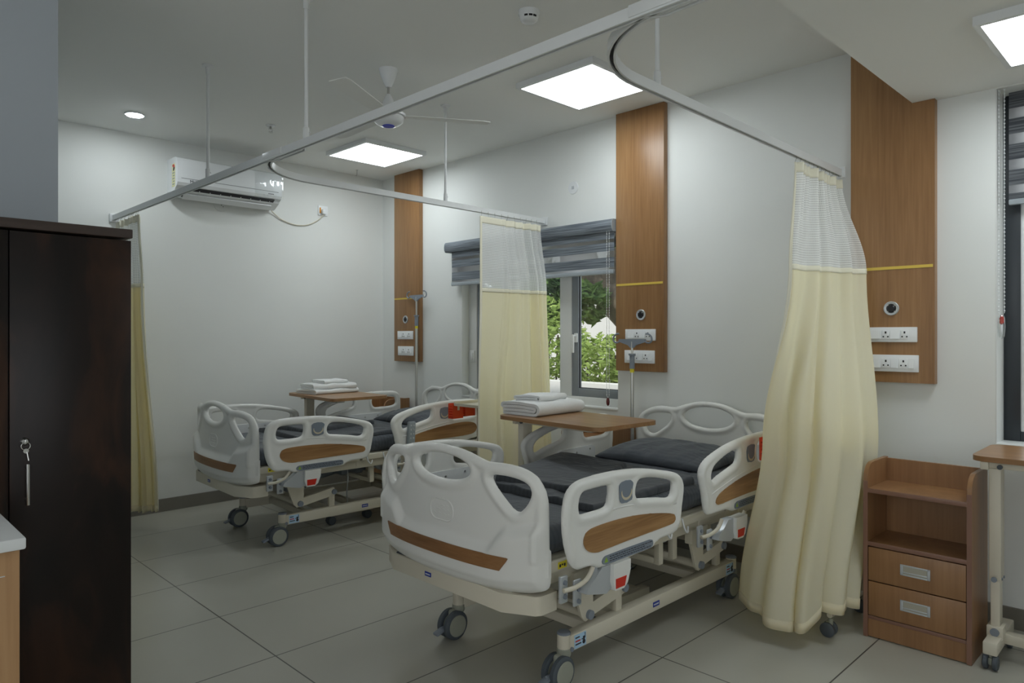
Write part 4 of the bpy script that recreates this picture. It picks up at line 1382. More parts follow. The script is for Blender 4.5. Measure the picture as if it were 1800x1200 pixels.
    # lifting linkage
    for s in (-1, 1):
        for up, ul, uh in ((0.66, 0.40, 0.33), (1.52, 1.27, 1.20)):
            m = M()
            m.box((up - 0.022, -0.05 + s * 0.315, 0.190), (up + 0.022, -0.05 + s * 0.345, 0.325), 0.006)
            la = m.build('lift_post', 'beige', bed, local=True)
            m = M()
            a = (up, 0.305); b = (ul, 0.262)
            dx, dz = b[0] - a[0], b[1] - a[1]; l = math.hypot(dx, dz); nx, nz = -dz / l * 0.027, dx / l * 0.027
            p = M().prism([(a[0] + nx, a[1] + nz), (a[0] - nx, a[1] - nz), (b[0] - nx, b[1] - nz), (b[0] + nx, b[1] + nz)], 'y', -0.05 + s * 0.348, -0.05 + s * 0.372)
            m.add(p.v, p.f)
            p = M().prism([(uh - 0.045, 0.45), (uh + 0.10, 0.45), (ul + 0.026, 0.25), (ul - 0.02, 0.238), (ul - 0.045, 0.262)], 'y', -0.05 + s * 0.374, -0.05 + s * 0.386)
            m.add(p.v, p.f)
            m.box((uh - 0.05, -0.05 + s * 0.37, 0.39), (uh + 0.10, -0.05 + s * 0.41, 0.46), 0.004)
            m.build('lift_arm', 'beige', bed, local=True)
            m = M()
            M().cyl((up, -0.05 + s * 0.372, 0.302), (up, -0.05 + s * 0.384, 0.302), 0.018, 16).build('pivot_cap', 'grey_pl', bed, local=True)
            M().cyl((ul, -0.05 + s * 0.386, 0.262), (ul, -0.05 + s * 0.40, 0.262), 0.019, 16).build('pivot_cap', 'grey_pl', bed, local=True)
    for ul in (0.40, 1.27):
        M().tube([(ul, -0.42, 0.262), (ul, 0.32, 0.262)], 0.02, 14).build('cross_tube', 'beige', bed, local=True)
    m = M()
    for u in (0.98, 1.10, 1.42):
        m.box((u - 0.018, -0.40, 0.32), (u + 0.018, -0.37, 0.46), 0.004)
        m.box((u - 0.018, 0.37, 0.32), (u + 0.018, 0.40, 0.46), 0.004)
        m.box((u - 0.016, -0.39, 0.32), (u + 0.016, 0.39, 0.35), 0.004)
    m.build('back_section_hanger', 'beige', bed, local=True)
    m = M()
    m.tube([(0.62, 0.06, 0.30), (1.02, 0.06, 0.36)], 0.028, 14)
    m.tube([(1.02, 0.06, 0.36), (1.28, 0.06, 0.40)], 0.013, 12)
    m.box((0.50, 0.0, 0.25), (0.64, 0.12, 0.34), 0.02)
    m.box((0.90, -0.10, 0.33), (1.12, 0.10, 0.43), 0.02)
    m.build('lift_motor', 'grey_pl', bed, local=True)
    m = M()
    m.tube(spline([(0.86, -0.25, 0.47), (0.84, -0.30, 0.36), (0.86, -0.25, 0.22), (0.96, -0.12, 0.10), (1.15, 0.0, 0.05), (1.45, 0.1, 0.09)], 6), 0.005, 7)
    coil = [(1.02 + 0.0006 * i, -0.33 + 0.022 * math.cos(i * 0.55), 0.46 + 0.022 * math.sin(i * 0.55) - 0.05 * math.sin(PI * i / 260)) for i in range(260)]
    m.tube(coil, 0.0032, 5)
    m.build('control_cable', 'silver', bed, local=True, sharp=180)
    M().lathe([(0.001, 0.40), (0.017, 0.40), (0.017, 0.56), (0.001, 0.56)], (2.02, 0.505, 0), 16).build('pole_socket', 'beige', bed, local=True)
    return bed

def rounded_slab(u0, u1, v0, v1, z0, z1, r, fn=None, nu=60, nv=34, power=4.0):
    """soft rectangular slab; fn(u,v) lifts its upper face"""
    m = M()
    vs = {}
    def prof(t):             # superellipse fall-off to the rim
        return max(0.0, 1 - t ** power) ** (1 / power)
    NU, NV = nu, nv
    top = []; bot = []
    for i in range(NU + 1):
        for j in range(NV + 1):
            a = -1 + 2 * i / NU; b = -1 + 2 * j / NV
            # denser near the rim
            a = math.copysign(1 - (1 - abs(a)) ** 1.6, a); b = math.copysign(1 - (1 - abs(b)) ** 1.6, b)
            u = (u0 + u1) / 2 + a * (u1 - u0) / 2; v = (v0 + v1) / 2 + b * (v1 - v0) / 2
            e = min(u - u0, u1 - u, 1e9); f = min(v - v0, v1 - v)
            d = min(e, f)
            h = math.sqrt(max(0, 1 - (1 - min(d / r, 1)) ** 2))
            zm = (z0 + z1) / 2; hh = (z1 - z0) / 2
            lift = fn(u, v) if fn else 0
            top.append((u, v, zm + hh * h + lift * h)); bot.append((u, v, zm - hh * h))
    n = (NU + 1) * (NV + 1)
    fs = []
    for i in range(NU):
        for j in range(NV):
            a = i * (NV + 1) + j
            b = a + NV + 1
            fs.append((a, b, b + 1, a + 1)); fs.append((n + a, n + a + 1, n + b + 1, n + b))
    rim = [j for j in range(NV + 1)] + [i * (NV + 1) + NV for i in range(1, NU + 1)] + [NU * (NV + 1) + j for j in range(NV - 1, -1, -1)] + [i * (NV + 1) for i in range(NU - 1, 0, -1)]
    for k in range(len(rim)):
        a, b = rim[k], rim[(k + 1) % len(rim)]
        fs.append((a, b, n + b, n + a))
    return m.add(top + bot, fs)

def wob(u, v, s):
    return 0.006 * math.sin(5.1 * u + 3 * v + s) * math.sin(4.3 * v - 2 * u + 1.7 * s) + 0.003 * math.sin(13 * u + 7 * v + 2 * s)

def crumple(seed, n=46, amp=0.012):
    R = random.Random(seed)
    cr = []
    for _ in range(n):
        cr.append((R.uniform(0.1, 2.0), R.uniform(-0.45, 0.45), R.uniform(0, PI), R.uniform(0.06, 0.22), R.uniform(0.012, 0.03), R.uniform(-1, 1)))
    def f(u, v):
        z = 0
        for (a, b, th, l, w, k) in cr:
            dx = (u - a) * math.cos(th) + (v - b) * math.sin(th)
            dy = -(u - a) * math.sin(th) + (v - b) * math.cos(th)
            if abs(dx) < 2 * l and abs(dy) < 4 * w:
                z += amp * k * math.exp(-(dx / l) ** 2 - (dy / w) ** 2)
        return z
    return f

def dress_bed(bed, which, sd):
    """mattress, folded blanket and pillow: things lying on the bed"""
    def place(o):
        o.location = bed.location
        o.rotation_euler = bed.rotation_euler
    cf = crumple(sd)
    t = rounded_slab(0.065, 2.075, -0.452, 0.452, 0.546, 0.648, 0.05, lambda u, v: 0.010 + wob(u, v, sd) * 0.6 + 0.5 * cf(u, v) + 0.005 * smoothstep(1.15, 1.6, u), 110, 60)
    o = t.build('mattress', 'sheet', None)
    tag(o, 'charcoal sheeted mattress lying on the ' + which + ' hospital bed', 'mattress', 'mattresses on the hospital beds'); place(o)
    def bz(u, v):
        return 0.010 + wob(u, v, sd + 2) + 1.0 * cf(u, v)
    # folded blanket: a lower broad layer, a second fold on top
    m = rounded_slab(0.46, 1.26, -0.41, 0.37, 0.654, 0.672, 0.009, lambda u, v: bz(u, v) + 0.010, 90, 60)
    def fold(u, v):
        return bz(u, v) * 1.3 + 0.016 + 0.012 * math.sin(3 * (u + v))
    R = Matrix.Rotation(math.radians(14), 3, 'Z')
    q = rounded_slab(-0.34, 0.34, -0.20, 0.20, 0.674, 0.70, 0.012, lambda u, v: 0.022 + wob(u, v, sd + 4) + 0.010 * math.sin(9 * v), 60, 40)
    m.add([(R @ Vector(p)) + Vector((0.86, 0.09, 0.006)) for p in q.v], q.f)
    o = m.build('folded_blanket', 'sheet_b', None, sharp=60)
    tag(o, 'charcoal blanket folded over the foot half of the ' + which + ' hospital bed', 'blanket', 'blankets on the hospital beds'); place(o)
    # pillow with flanged edge
    m = M()
    NU, NV = 44, 60
    pu, pv = 0.235, 0.37
    R3 = crumple(sd + 9, 26, 0.010)
    top = []; bot = []
    for i in range(NU + 1):
        for j in range(NV + 1):
            a = -1 + 2 * i / NU; b = -1 + 2 * j / NV
            e = max(0.0, (1 - abs(a) ** 2.6)) ** 0.55 * max(0.0, (1 - abs(b) ** 3.2)) ** 0.55
            pin = 1 - 0.05 * (1 - abs(a)) * abs(b) ** 3 - 0.04 * (1 - abs(b)) * abs(a) ** 3
            u = a * pu * pin; v = b * pv * pin
            z = 0.060 * e
            top.append((u, v, 0.006 + z * 1.35 + R3(u * 2.2 + 1, v) * e + 0.004 * math.sin(14 * b + 5 * a) * e))
            bot.append((u, v, -0.004 - z * 0.20))
    n = (NU + 1) * (NV + 1); fs = []
    for i in range(NU):
        for j in range(NV):
            a = i * (NV + 1) + j; b = a + NV + 1
            fs.append((a, b, b + 1, a + 1)); fs.append((n + a, n + a + 1, n + b + 1, n + b))
    rim = [j for j in range(NV + 1)] + [i * (NV + 1) + NV for i in range(1, NU + 1)] + [NU * (NV + 1) + j for j in range(NV - 1, -1, -1)] + [i * (NV + 1) for i in range(NU - 1, 0, -1)]
    for k in range(len(rim)):
        a, b = rim[k], rim[(k + 1) % len(rim)]
        fs.append((a, b, n + b, n + a))
    Rp = Matrix.Rotation(math.radians(-3), 3, 'Y')
    m.add([(Rp @ Vector(p)) + Vector((1.73, 0.03, 0.681)) for p in top + bot], fs)
    o = m.build('pillow', 'sheet', None, sharp=180)
    tag(o, 'charcoal pillow at the head of the ' + which + ' hospital bed', 'pillow', 'pillows on the hospital beds'); place(o)

bed1 = make_bed('hospital bed nearest the viewer, white with wood inlays, beside the cream curtain')
bed2 = copy_tree(bed1)
bed1.location = (1.83, 2.235, 0)
bed1.rotation_euler = (0, 0, 0)
bed2.location = (1.935, 4.80, 0)
bed2.rotation_euler = (0, 0, math.radians(-1.7))
bed2['label'] = 'farther hospital bed, white with wood inlays, standing along the back wall'
dress_bed(bed1, 'nearer', 1)
dress_bed(bed2, 'farther', 5)

# drip poles standing in the bed sockets
def drip_pole(bed, top, lab):
    t = thing('drip_pole', lab, 'drip stand', (0, 0, 0), 0, 'drip poles on the hospital beds')
    R = Matrix.Rotation(bed.rotation_euler.z, 3, 'Z')
    w = bed.location + R @ Vector((2.02, 0.505, 0))
    t.location = (w.x, w.y, 0.44)
    t.rotation_euler = (0, 0, bed.rotation_euler.z)
    z = -0.44
    lo = top - 0.20 if top < 1.5 else top - 0.29
    M().cyl((0, 0, 0.0), (0, 0, lo + z), 0.0125, 14).build('lower_tube', 'steel', t, local=True)
    if top > 1.5 or True:
        M().cyl((0, 0, lo + z - 0.02), (0, 0, top + z - 0.02), 0.008, 12).build('upper_tube', 'steel', t, local=True)
    M().lathe([(0.001, lo), (0.017, lo), (0.017, lo + 0.085), (0.024, lo + 0.09), (0.024, lo + 0.10), (0.001, lo + 0.10)], (0, 0, z), 16).build('collar', 'grey_pl', t, local=True)
    M().lathe([(0.0126, lo - 0.025), (0.0138, lo - 0.025), (0.0138, lo), (0.0126, lo)], (0, 0, z), 16).build('yellow_ring', 'yellow', t, local=True)
    m = M()
    p = M().prism([(-0.105, top - 0.004), (0.105, top - 0.004), (0.105, top - 0.022), (0.03, top - 0.045), (0.012, top - 0.062), (-0.012, top - 0.062), (-0.03, top - 0.045), (-0.105, top - 0.022)], 'x', -0.007, 0.007)
    m.add([(a, b, c + z) for a, b, c in p.v], p.f)
    hk = []
    for s in (-1, 1):
        pts = [(0, s * 0.095, top - 0.012), (0, s * 0.115, top - 0.026), (0, s * 0.140, top - 0.026), (0, s * 0.154, top - 0.008), (0, s * 0.147, top + 0.016), (0, s * 0.125, top + 0.030), (0, s * 0.108, top + 0.030)]
        m.tube([(a, b, c + z) for a, b, c in spline(pts, 4)], 0.006, 8)
    m.build('hook_head', 'grey_pl', t, local=True)
drip_pole(bed1, 1.372, 'drip pole with grey hook head at the head of the nearer bed')
drip_pole(bed2, 1.772, 'taller drip pole with grey hook head at the head of the farther bed')

# hand control hanging on the farther bed
t = thing('hand_control', 'grey hand control with buttons hanging on the side rail of the farther bed', 'remote control', (3.10, 4.17, 0.575))
t.rotation_euler = (0, math.radians(3), math.radians(-1.7))
M().box((-0.031, -0.017, 0.0), (0.031, 0.012, 0.188), 0.009, 3).build('body', 'grey_paint2', t, local=True) if 'grey_paint2' in MT else None
MT['remote'] = mk('remote_grey', (0.30, 0.34, 0.36), 0.45)
M().box((-0.031, -0.017, 0.0), (0.031, 0.012, 0.188), 0.009, 3).build('body', 'remote', t, local=True)
for r in range(4):
    for c in range(2):
        M().lathe([(0.001, 0), (0.0075, 0), (0.006, -0.003), (0.001, -0.0035)], (-0.012 + 0.024 * c, -0.0165, 0.158 - 0.03 * r), 12, 'y').build('button', 'silver', t, local=True)
M().box((-0.012, 0.010, 0.13), (0.012, 0.05, 0.142), 0.002).build('hook', 'remote', t, local=True)

# ------------------------------------------------------------------ overbed tables
def make_table(label, top, W, off=0.06, bx=0.0, L=0.80):
    t = thing('overbed_table', label, 'table', (0, 0, 0), 0, 'overbed tables')
    def pos(a, b, w):
        return (a, b, w)
    out = rrect(W, L, 0.055, 6, -off + W / 2, 0.085 - L / 2)
    z = top - 0.022
    p = M().prism(out, 'z', z, top)
    p.build('tabletop', 'wood_y', t, local=True)
    m = M().box((-0.035, -0.55, z - 0.028), (0.035, 0.03, z - 0.001), 0.004)
    m.box((-0.055, -0.60, z - 0.012), (W - off - 0.14, -0.55, z - 0.001), 0.003)
    m.box((0.035, -0.05, z - 0.03), (W - off - 0.16, 0.0, z - 0.001), 0.003)
    m.box((-0.055, 0.02, z - 0.034), (0.045, 0.05, z - 0.001), 0.004)
    m.build('under_frame', 'beige', t, local=True)
    m = M()
    m.cyl((-0.045, -0.02, z - 0.018), (-0.055, -0.02, z - 0.018), 0.010, 12)
    m.box((0.12, -0.0535, z - 0.016), (0.16, -0.0495, z - 0.004))
    m.build('fastener', 'grey_dk', t, local=True)
    c0 = 0.345
    M().box((-0.036, -0.022, c0), (0.036, 0.022, z - 0.028), 0.004).build('upper_column', 'beige', t, local=True)
    M().box((-0.029, -0.017, 0.10), (0.029, 0.017, c0 + 0.02), 0.003).build('lower_column', 'beige', t, local=True)
    m = M()
    for a in (-0.018, 0.018):
        m.cyl((a, -0.022, c0 + 0.012), (a, -0.0255, c0 + 0.012), 0.006, 10)
    for s in (-1, 1):
        m.cyl((s * 0.036, 0, c0 + 0.012), (s * 0.052, 0, c0 + 0.012), 0.0045, 10)
        m.cyl((s * 0.050, 0, c0 + 0.012), (s * 0.058, 0, c0 + 0.012), 0.011, 12)
    m.build('clamp_screw', 'grey_pl', t, local=True)
    m = M()
    for y in (0.0, -0.80):
        m.box((-0.135 + bx, y - 0.026, 0.062), (0.225 + bx, y + 0.026, 0.115), 0.005)
    m.box((0.005, -0.80, 0.075), (0.055, 0.0, 0.118), 0.004)
    m.box((-0.038, -0.03, 0.10), (0.038, 0.03, 0.155), 0.004)
    b = m.build('base', 'beige', t, local=True)
    M().cyl((-0.0385, 0, 0.13), (-0.046, 0, 0.13), 0.017, 16).build('cap', 'grey_pl', b, local=True)
    for y in (0.0, -0.80):
        for x in (-0.105 + bx, 0.195 + bx):
            c = M().cyl((x, y, 0.064), (x, y, 0.045), 0.012, 12)
            c.obox((x - 0.008, y, 0.034), (0.03, 0.016, 0.030), 0, 0.005)
            c = c.build('caster', 'hub', t, local=True)
            for s in (-1, 1):
                M().lathe([(0.001, s * 0.008), (0.027, s * 0.008), (0.031, s * 0.011), (0.031, s * 0.023), (0.026, s * 0.027), (0.001, s * 0.027)], (x - 0.012, y, 0.031), 22, 'y').build('wheel', 'tyre', c, local=True)
    return t
ot = make_table('wooden overbed table carrying one large and one small towel at the nearer bed', 0.93, 0.50, 0.15, -0.12, 0.79)
ot.location = (2.965, 2.87, 0); ot.rotation_euler = (0, 0, math.radians(-3.5))
ot2 = make_table('wooden overbed table carrying three folded towels at the farther bed', 0.915, 0.50, 0.16, -0.10)
ot2.location = (2.965, 5.40, 0); ot2.rotation_euler = (0, 0, math.radians(-3.0))
ot3 = make_table('wooden overbed table at the right edge beside the bedside cabinet', 0.875, 0.45)
ot3.location = (3.60, 0.67, 0); ot3.rotation_euler = (0, 0, math.radians(0.5))

# ------------------------------------------------------------------ folded towels
def towel(name, label, group, center, rotz, L, Wd, layers, th, sd):
    """serpentine fold seen at its ends, extruded along the local x axis"""
    R = random.Random(sd)
    gap = th * 1.13
    path = []
    order = {2: [0, 1], 3: [0, 2, 1], 4: [0, 3, 2, 1]}[layers]
    front = 1
    for k, lv in enumerate(order):
        z = th / 2 + lv * gap
        inner = (layers / 2 - abs(lv - (layers - 1) / 2)) * th * 0.5
        a, b = -Wd / 2 + inner, Wd / 2 - R.uniform(0, .010)
        ys = np.linspace(b, a, 14) if front else np.linspace(a, b, 14)
        for y in ys:
            path.append((y, z + 0.003 * math.cos(PI * y / Wd) * (lv / layers)))
        if k < layers - 1:
            z2 = th / 2 + order[k + 1] * gap
            s = -1 if front else 1
            for q in (0.1, 0.25, 0.4, 0.5, 0.6, 0.75, 0.9):
                an = PI * q
                path.append((ys[-1] + s * abs(z2 - z) * 0.5 * math.sin(an), (z + z2) / 2 + (z - z2) / 2 * math.cos(an)))
        front = 1 - front
    # ribbon of thickness th
    n = len(path); lo = []; hi = []
    for i in range(n):
        p = Vector(path[max(0, i - 1)]); q = Vector(path[min(n - 1, i + 1)])
        t = (q - p).normalized(); nn = Vector((-t.y, t.x)) * th * 0.5
        c = Vector(path[i])
        lo.append(c - nn); hi.append(c + nn)
    ring = lo + hi[::-1]
    NX = 22
    m = M()
    k = len(ring); vs = []
    for i in range(NX + 1):
        f = i / NX
        x = (f - 0.5) * L
        e = min(f, 1 - f) * NX
        shrink = 1 - 0.04 * max(0, 1 - e / 1.5)
        for (y, z) in ring:
            w = 0.0028 * math.sin(9 * f * L / 0.3 + 20 * y + sd) * (z / (layers * th))
            vs.append((x + 0.006 * math.sin(31 * z + 11 * y + sd) * (1 if f in (0, 1) else 0), y, max(0.001, z * shrink + w)))
    fs = []
    for i in range(NX):
        for j in range(k):
            l = (j + 1) % k
            fs.append((i * k + j, i * k + l, (i + 1) * k + l, (i + 1) * k + j))
    # end faces as quads of the ribbon
    for base in (0, NX * k):
        for j in range(n - 1):
            fs.append((base + j, base + j + 1, base + k - 2 - j, base + k - 1 - j))
    m.add(vs, fs)
    o = m.build(name, 'towel', None, sharp=70)
    o.location = center; o.rotation_euler = (0, 0, rotz)
    tag(o, label, 'towel', group)
    return o
tw = 'white towels on the overbed tables'
towel('folded_towel', 'large white folded towel on the nearer overbed table, under a small one', tw, (3.10, 2.86, 0.9305), math.radians(2), 0.42, 0.25, 4, 0.0175, 1)
towel('folded_towel', 'small white towel folded on top of the large towel on the nearer table', tw, (3.09, 2.87, 1.0055), math.radians(8), 0.28, 0.17, 3, 0.011, 2)
towel('folded_towel', 'white folded towel at the bottom of the pile on the farther table', tw, (3.06, 5.27, 0.9155), math.radians(4), 0.42, 0.26, 2, 0.017, 3)
towel('folded_towel', 'white folded towel in the middle of the pile on the farther table', tw, (3.075, 5.275, 0.951), math.radians(-3), 0.39, 0.22, 3, 0.013, 4)
towel('folded_towel', 'small white folded towel topmost in the pile on the farther table', tw, (3.09, 5.28, 0.9925), math.radians(8), 0.24, 0.16, 3, 0.0095, 5)

# ------------------------------------------------------------------ bedside cabinets (local: x depth to the wall, y width)
def make_cabinet(label):
    t = thing('bedside_cabinet', label, 'cabinet', (0, 0, 0), 0, 'wooden bedside cabinets')
    D, Wc, Hc, s = 0.285, 0.43, 0.80, 0.018
    def side(y0):
        r = 0.075
        prof = [(0.0, 0.002), (D, 0.002), (D, Hc), (r + 0.01, Hc)]
        prof += [(r - r * math.sin(a) + 0.0, Hc - r + r * math.cos(a)) for a in np.linspace(0.1, PI / 2, 9)]
        return M().prism(prof, 'y', y0, y0 + s)
    for y0 in (-Wc / 2, Wc / 2 - s):
        o = side(y0).build('side_panel', 'cab_z', t, local=True)
        M().box((-0.002, y0 - 0.0005, 0.004), (0.001, y0 + s + 0.0005, Hc - 0.08)).build('edging', 'cab_edge', o, local=True)
    i0, i1 = -Wc / 2 + s, Wc / 2 - s
    M().box((D - 0.018, i0, 0.05), (D - 0.002, i1, Hc - 0.006)).build('back_panel', 'cab_z', t, local=True)
    for z in (0.668, 0.424):
        o = M().box((0.001, i0, z), (D - 0.018, i1, z + 0.018)).build('shelf', 'cab_z', t, local=True)
        M().box((-0.002, i0, z - 0.001), (0.001, i1, z + 0.019), 0.001).build('edging', 'cab_edge', o, local=True)
    M().box((0.03, i0, 0.09), (D - 0.018, i1, 0.418)).build('carcass', 'black', t, local=True)
    for z0, z1 in ((0.105, 0.260), (0.265, 0.418)):
        d = M().box((0.0, i0 + 0.003, z0), (0.018, i1 - 0.003, z1), 0.0015).build('drawer', 'cab_z', t, local=True)
        zc = (z0 + z1) / 2 + 0.002
        m = M()
        for q in (((-0.004, -0.060, zc - 0.024), (0.002, 0.060, zc - 0.018)), ((-0.004, -0.060, zc + 0.018), (0.002, 0.060, zc + 0.024)),
                  ((-0.004, -0.060, zc - 0.024), (0.002, -0.048, zc + 0.024)), ((-0.004, 0.048, zc - 0.024), (0.002, 0.060, zc + 0.024))):
            m.box(*q, 0.001)
        m.box((-0.004, -0.048, zc - 0.012), (0.001, 0.048, zc - 0.007), 0.001)
        h = m.build('handle', 'silver', d, local=True)
        M().box((-0.0018, -0.048, zc - 0.018), (0.0008, 0.048, zc + 0.018)).build('handle_recess', 'recess', h, local=True)
    M().box((0.004, i0, 0.085), (0.05, i1, 0.101), 0.001).build('bottom_rail', 'cab_edge', t, local=True)
    M().box((0.008, i0, 0.004), (0.026, i1, 0.085)).build('plinth', 'cab_z', t, local=True)
    return t
cb = make_cabinet('wooden bedside cabinet standing alone between the long curtain and the right overbed table')
cb2 = copy_tree(cb); cb3 = copy_tree(cb)
cb.location = (3.455, 0.945, 0)
cb2.location = (3.735, 3.045, 0)
cb2['label'] = 'wooden bedside cabinet seen behind the rails between the two hospital beds'
cb3.location = (3.735, 5.635, 0)
cb3['label'] = 'wooden bedside cabinet in the far corner beyond the farther bed'

# ------------------------------------------------------------------ dressing trolleys behind the curtains
def make_trolley(label):
    t = thing('dressing_trolley', label, 'trolley', (0, 0, 0), 0, 'dressing trolleys behind the curtains')
    D, Lx = 0.30, 0.46
    m = M().box((0, -D, 0.872), (Lx, 0.0, 0.884), 0.002)
    m.box((-0.002, -0.006, 0.884), (Lx, 0.0, 0.905), 0.001)
    m.box((-0.002, -D, 0.884), (0.004, 0.0, 0.893), 0.001)
    m.box((Lx - 0.006, -D, 0.884), (Lx, 0.0, 0.905), 0.001)
    m.build('top_tray', 'beige', t, local=True)
    m = M()
    for x in (0.22, Lx - 0.03):
        for y in (-D + 0.025, -0.025):
            m.cyl((x, y, 0.10), (x, y, 0.875), 0.011, 12)
    for y in (-D + 0.025, -0.025):
        m.tube([(0.012, y, 0.10), (Lx - 0.012, y, 0.10)], 0.013, 10)
    m.tube([(0.22, -D + 0.025, 0.80), (Lx - 0.03, -D + 0.025, 0.80), (Lx - 0.03, -0.025, 0.80), (0.22, -0.025, 0.80)], 0.008, 8, closed=True)
    m.build('tube_frame', 'beige', t, local=True)
    M().box((0.19, -D + 0.02, 0.168), (Lx - 0.015, -0.02, 0.178), 0.002).build('lower_shelf', 'beige', t, local=True)
    for x in (0.025, Lx - 0.025):
        for y in (-D + 0.025, -0.025):
            c = M().cyl((x, y, 0.085), (x, y, 0.060), 0.011, 12)
            c.obox((x, y + 0.006, 0.045), (0.014, 0.030, 0.045), 0, 0.004)
            c = c.build('caster', 'hub', t, local=True)
            for s in (-1, 1):
                M().lathe([(0.001, s * 0.010), (0.029, s * 0.010), (0.033, s * 0.013), (0.033, s * 0.024), (0.027, s * 0.028), (0.001, s * 0.028)], (x, y + 0.008, 0.033), 22, 'x').build('wheel', 'tyre', c, local=True)
    return t
def make_bin(label, loc):
    t = thing('red_bin', label, 'basket', loc, 0, 'red bins hooked on the trolleys')
    w, d, h, k = 0.10, 0.055, 0.112, 0.003
    m = M()
    m.box((0, -d, 0), (w, 0, k))
    m.box((0, -k, 0), (w, 0, h))
    m.box((0, -d, 0), (w, -d + k, h))
    for x in (0, w - k):
        n = 6
        for i in range(n):
            z = i * h / n
            m.box((x, -d, z), (x + k, 0, z + h / n * 0.52))
        m.box((x, -d, 0), (x + k, -d + 0.010, h)); m.box((x, -0.010, 0), (x + k, 0, h))
    m.build('basket_shell', 'orange_red', t, local=True)
    M().box((w * 0.42, -d - 0.004, h * 0.55), (w * 0.62, -d, h * 1.0), 0.001).build('clip', 'beige', t, local=True)
    return t
tr = make_trolley('cream dressing trolley half hidden behind the middle curtain, with red bins')
tr2 = copy_tree(tr)
tr.location = (3.36, 3.985, 0)
tr2.location = (3.315, 1.54, 0)
tr2['label'] = 'cream dressing trolley covered by the right curtain, one caster showing below'
bn = make_bin('red slotted bin at the left corner of the trolley behind the middle curtain', (3.355, 4.045, 0.775))
bn2 = copy_tree(bn); bn2.location = (3.475, 4.045, 0.785); bn2['label'] = 'second red slotted bin on the trolley, right beside the middle curtain edge'
bn3 = copy_tree(bn); bn3.location = (3.302, 1.593, 0.778); bn3['label'] = 'red slotted bin peeping out at the left edge of the right curtain'

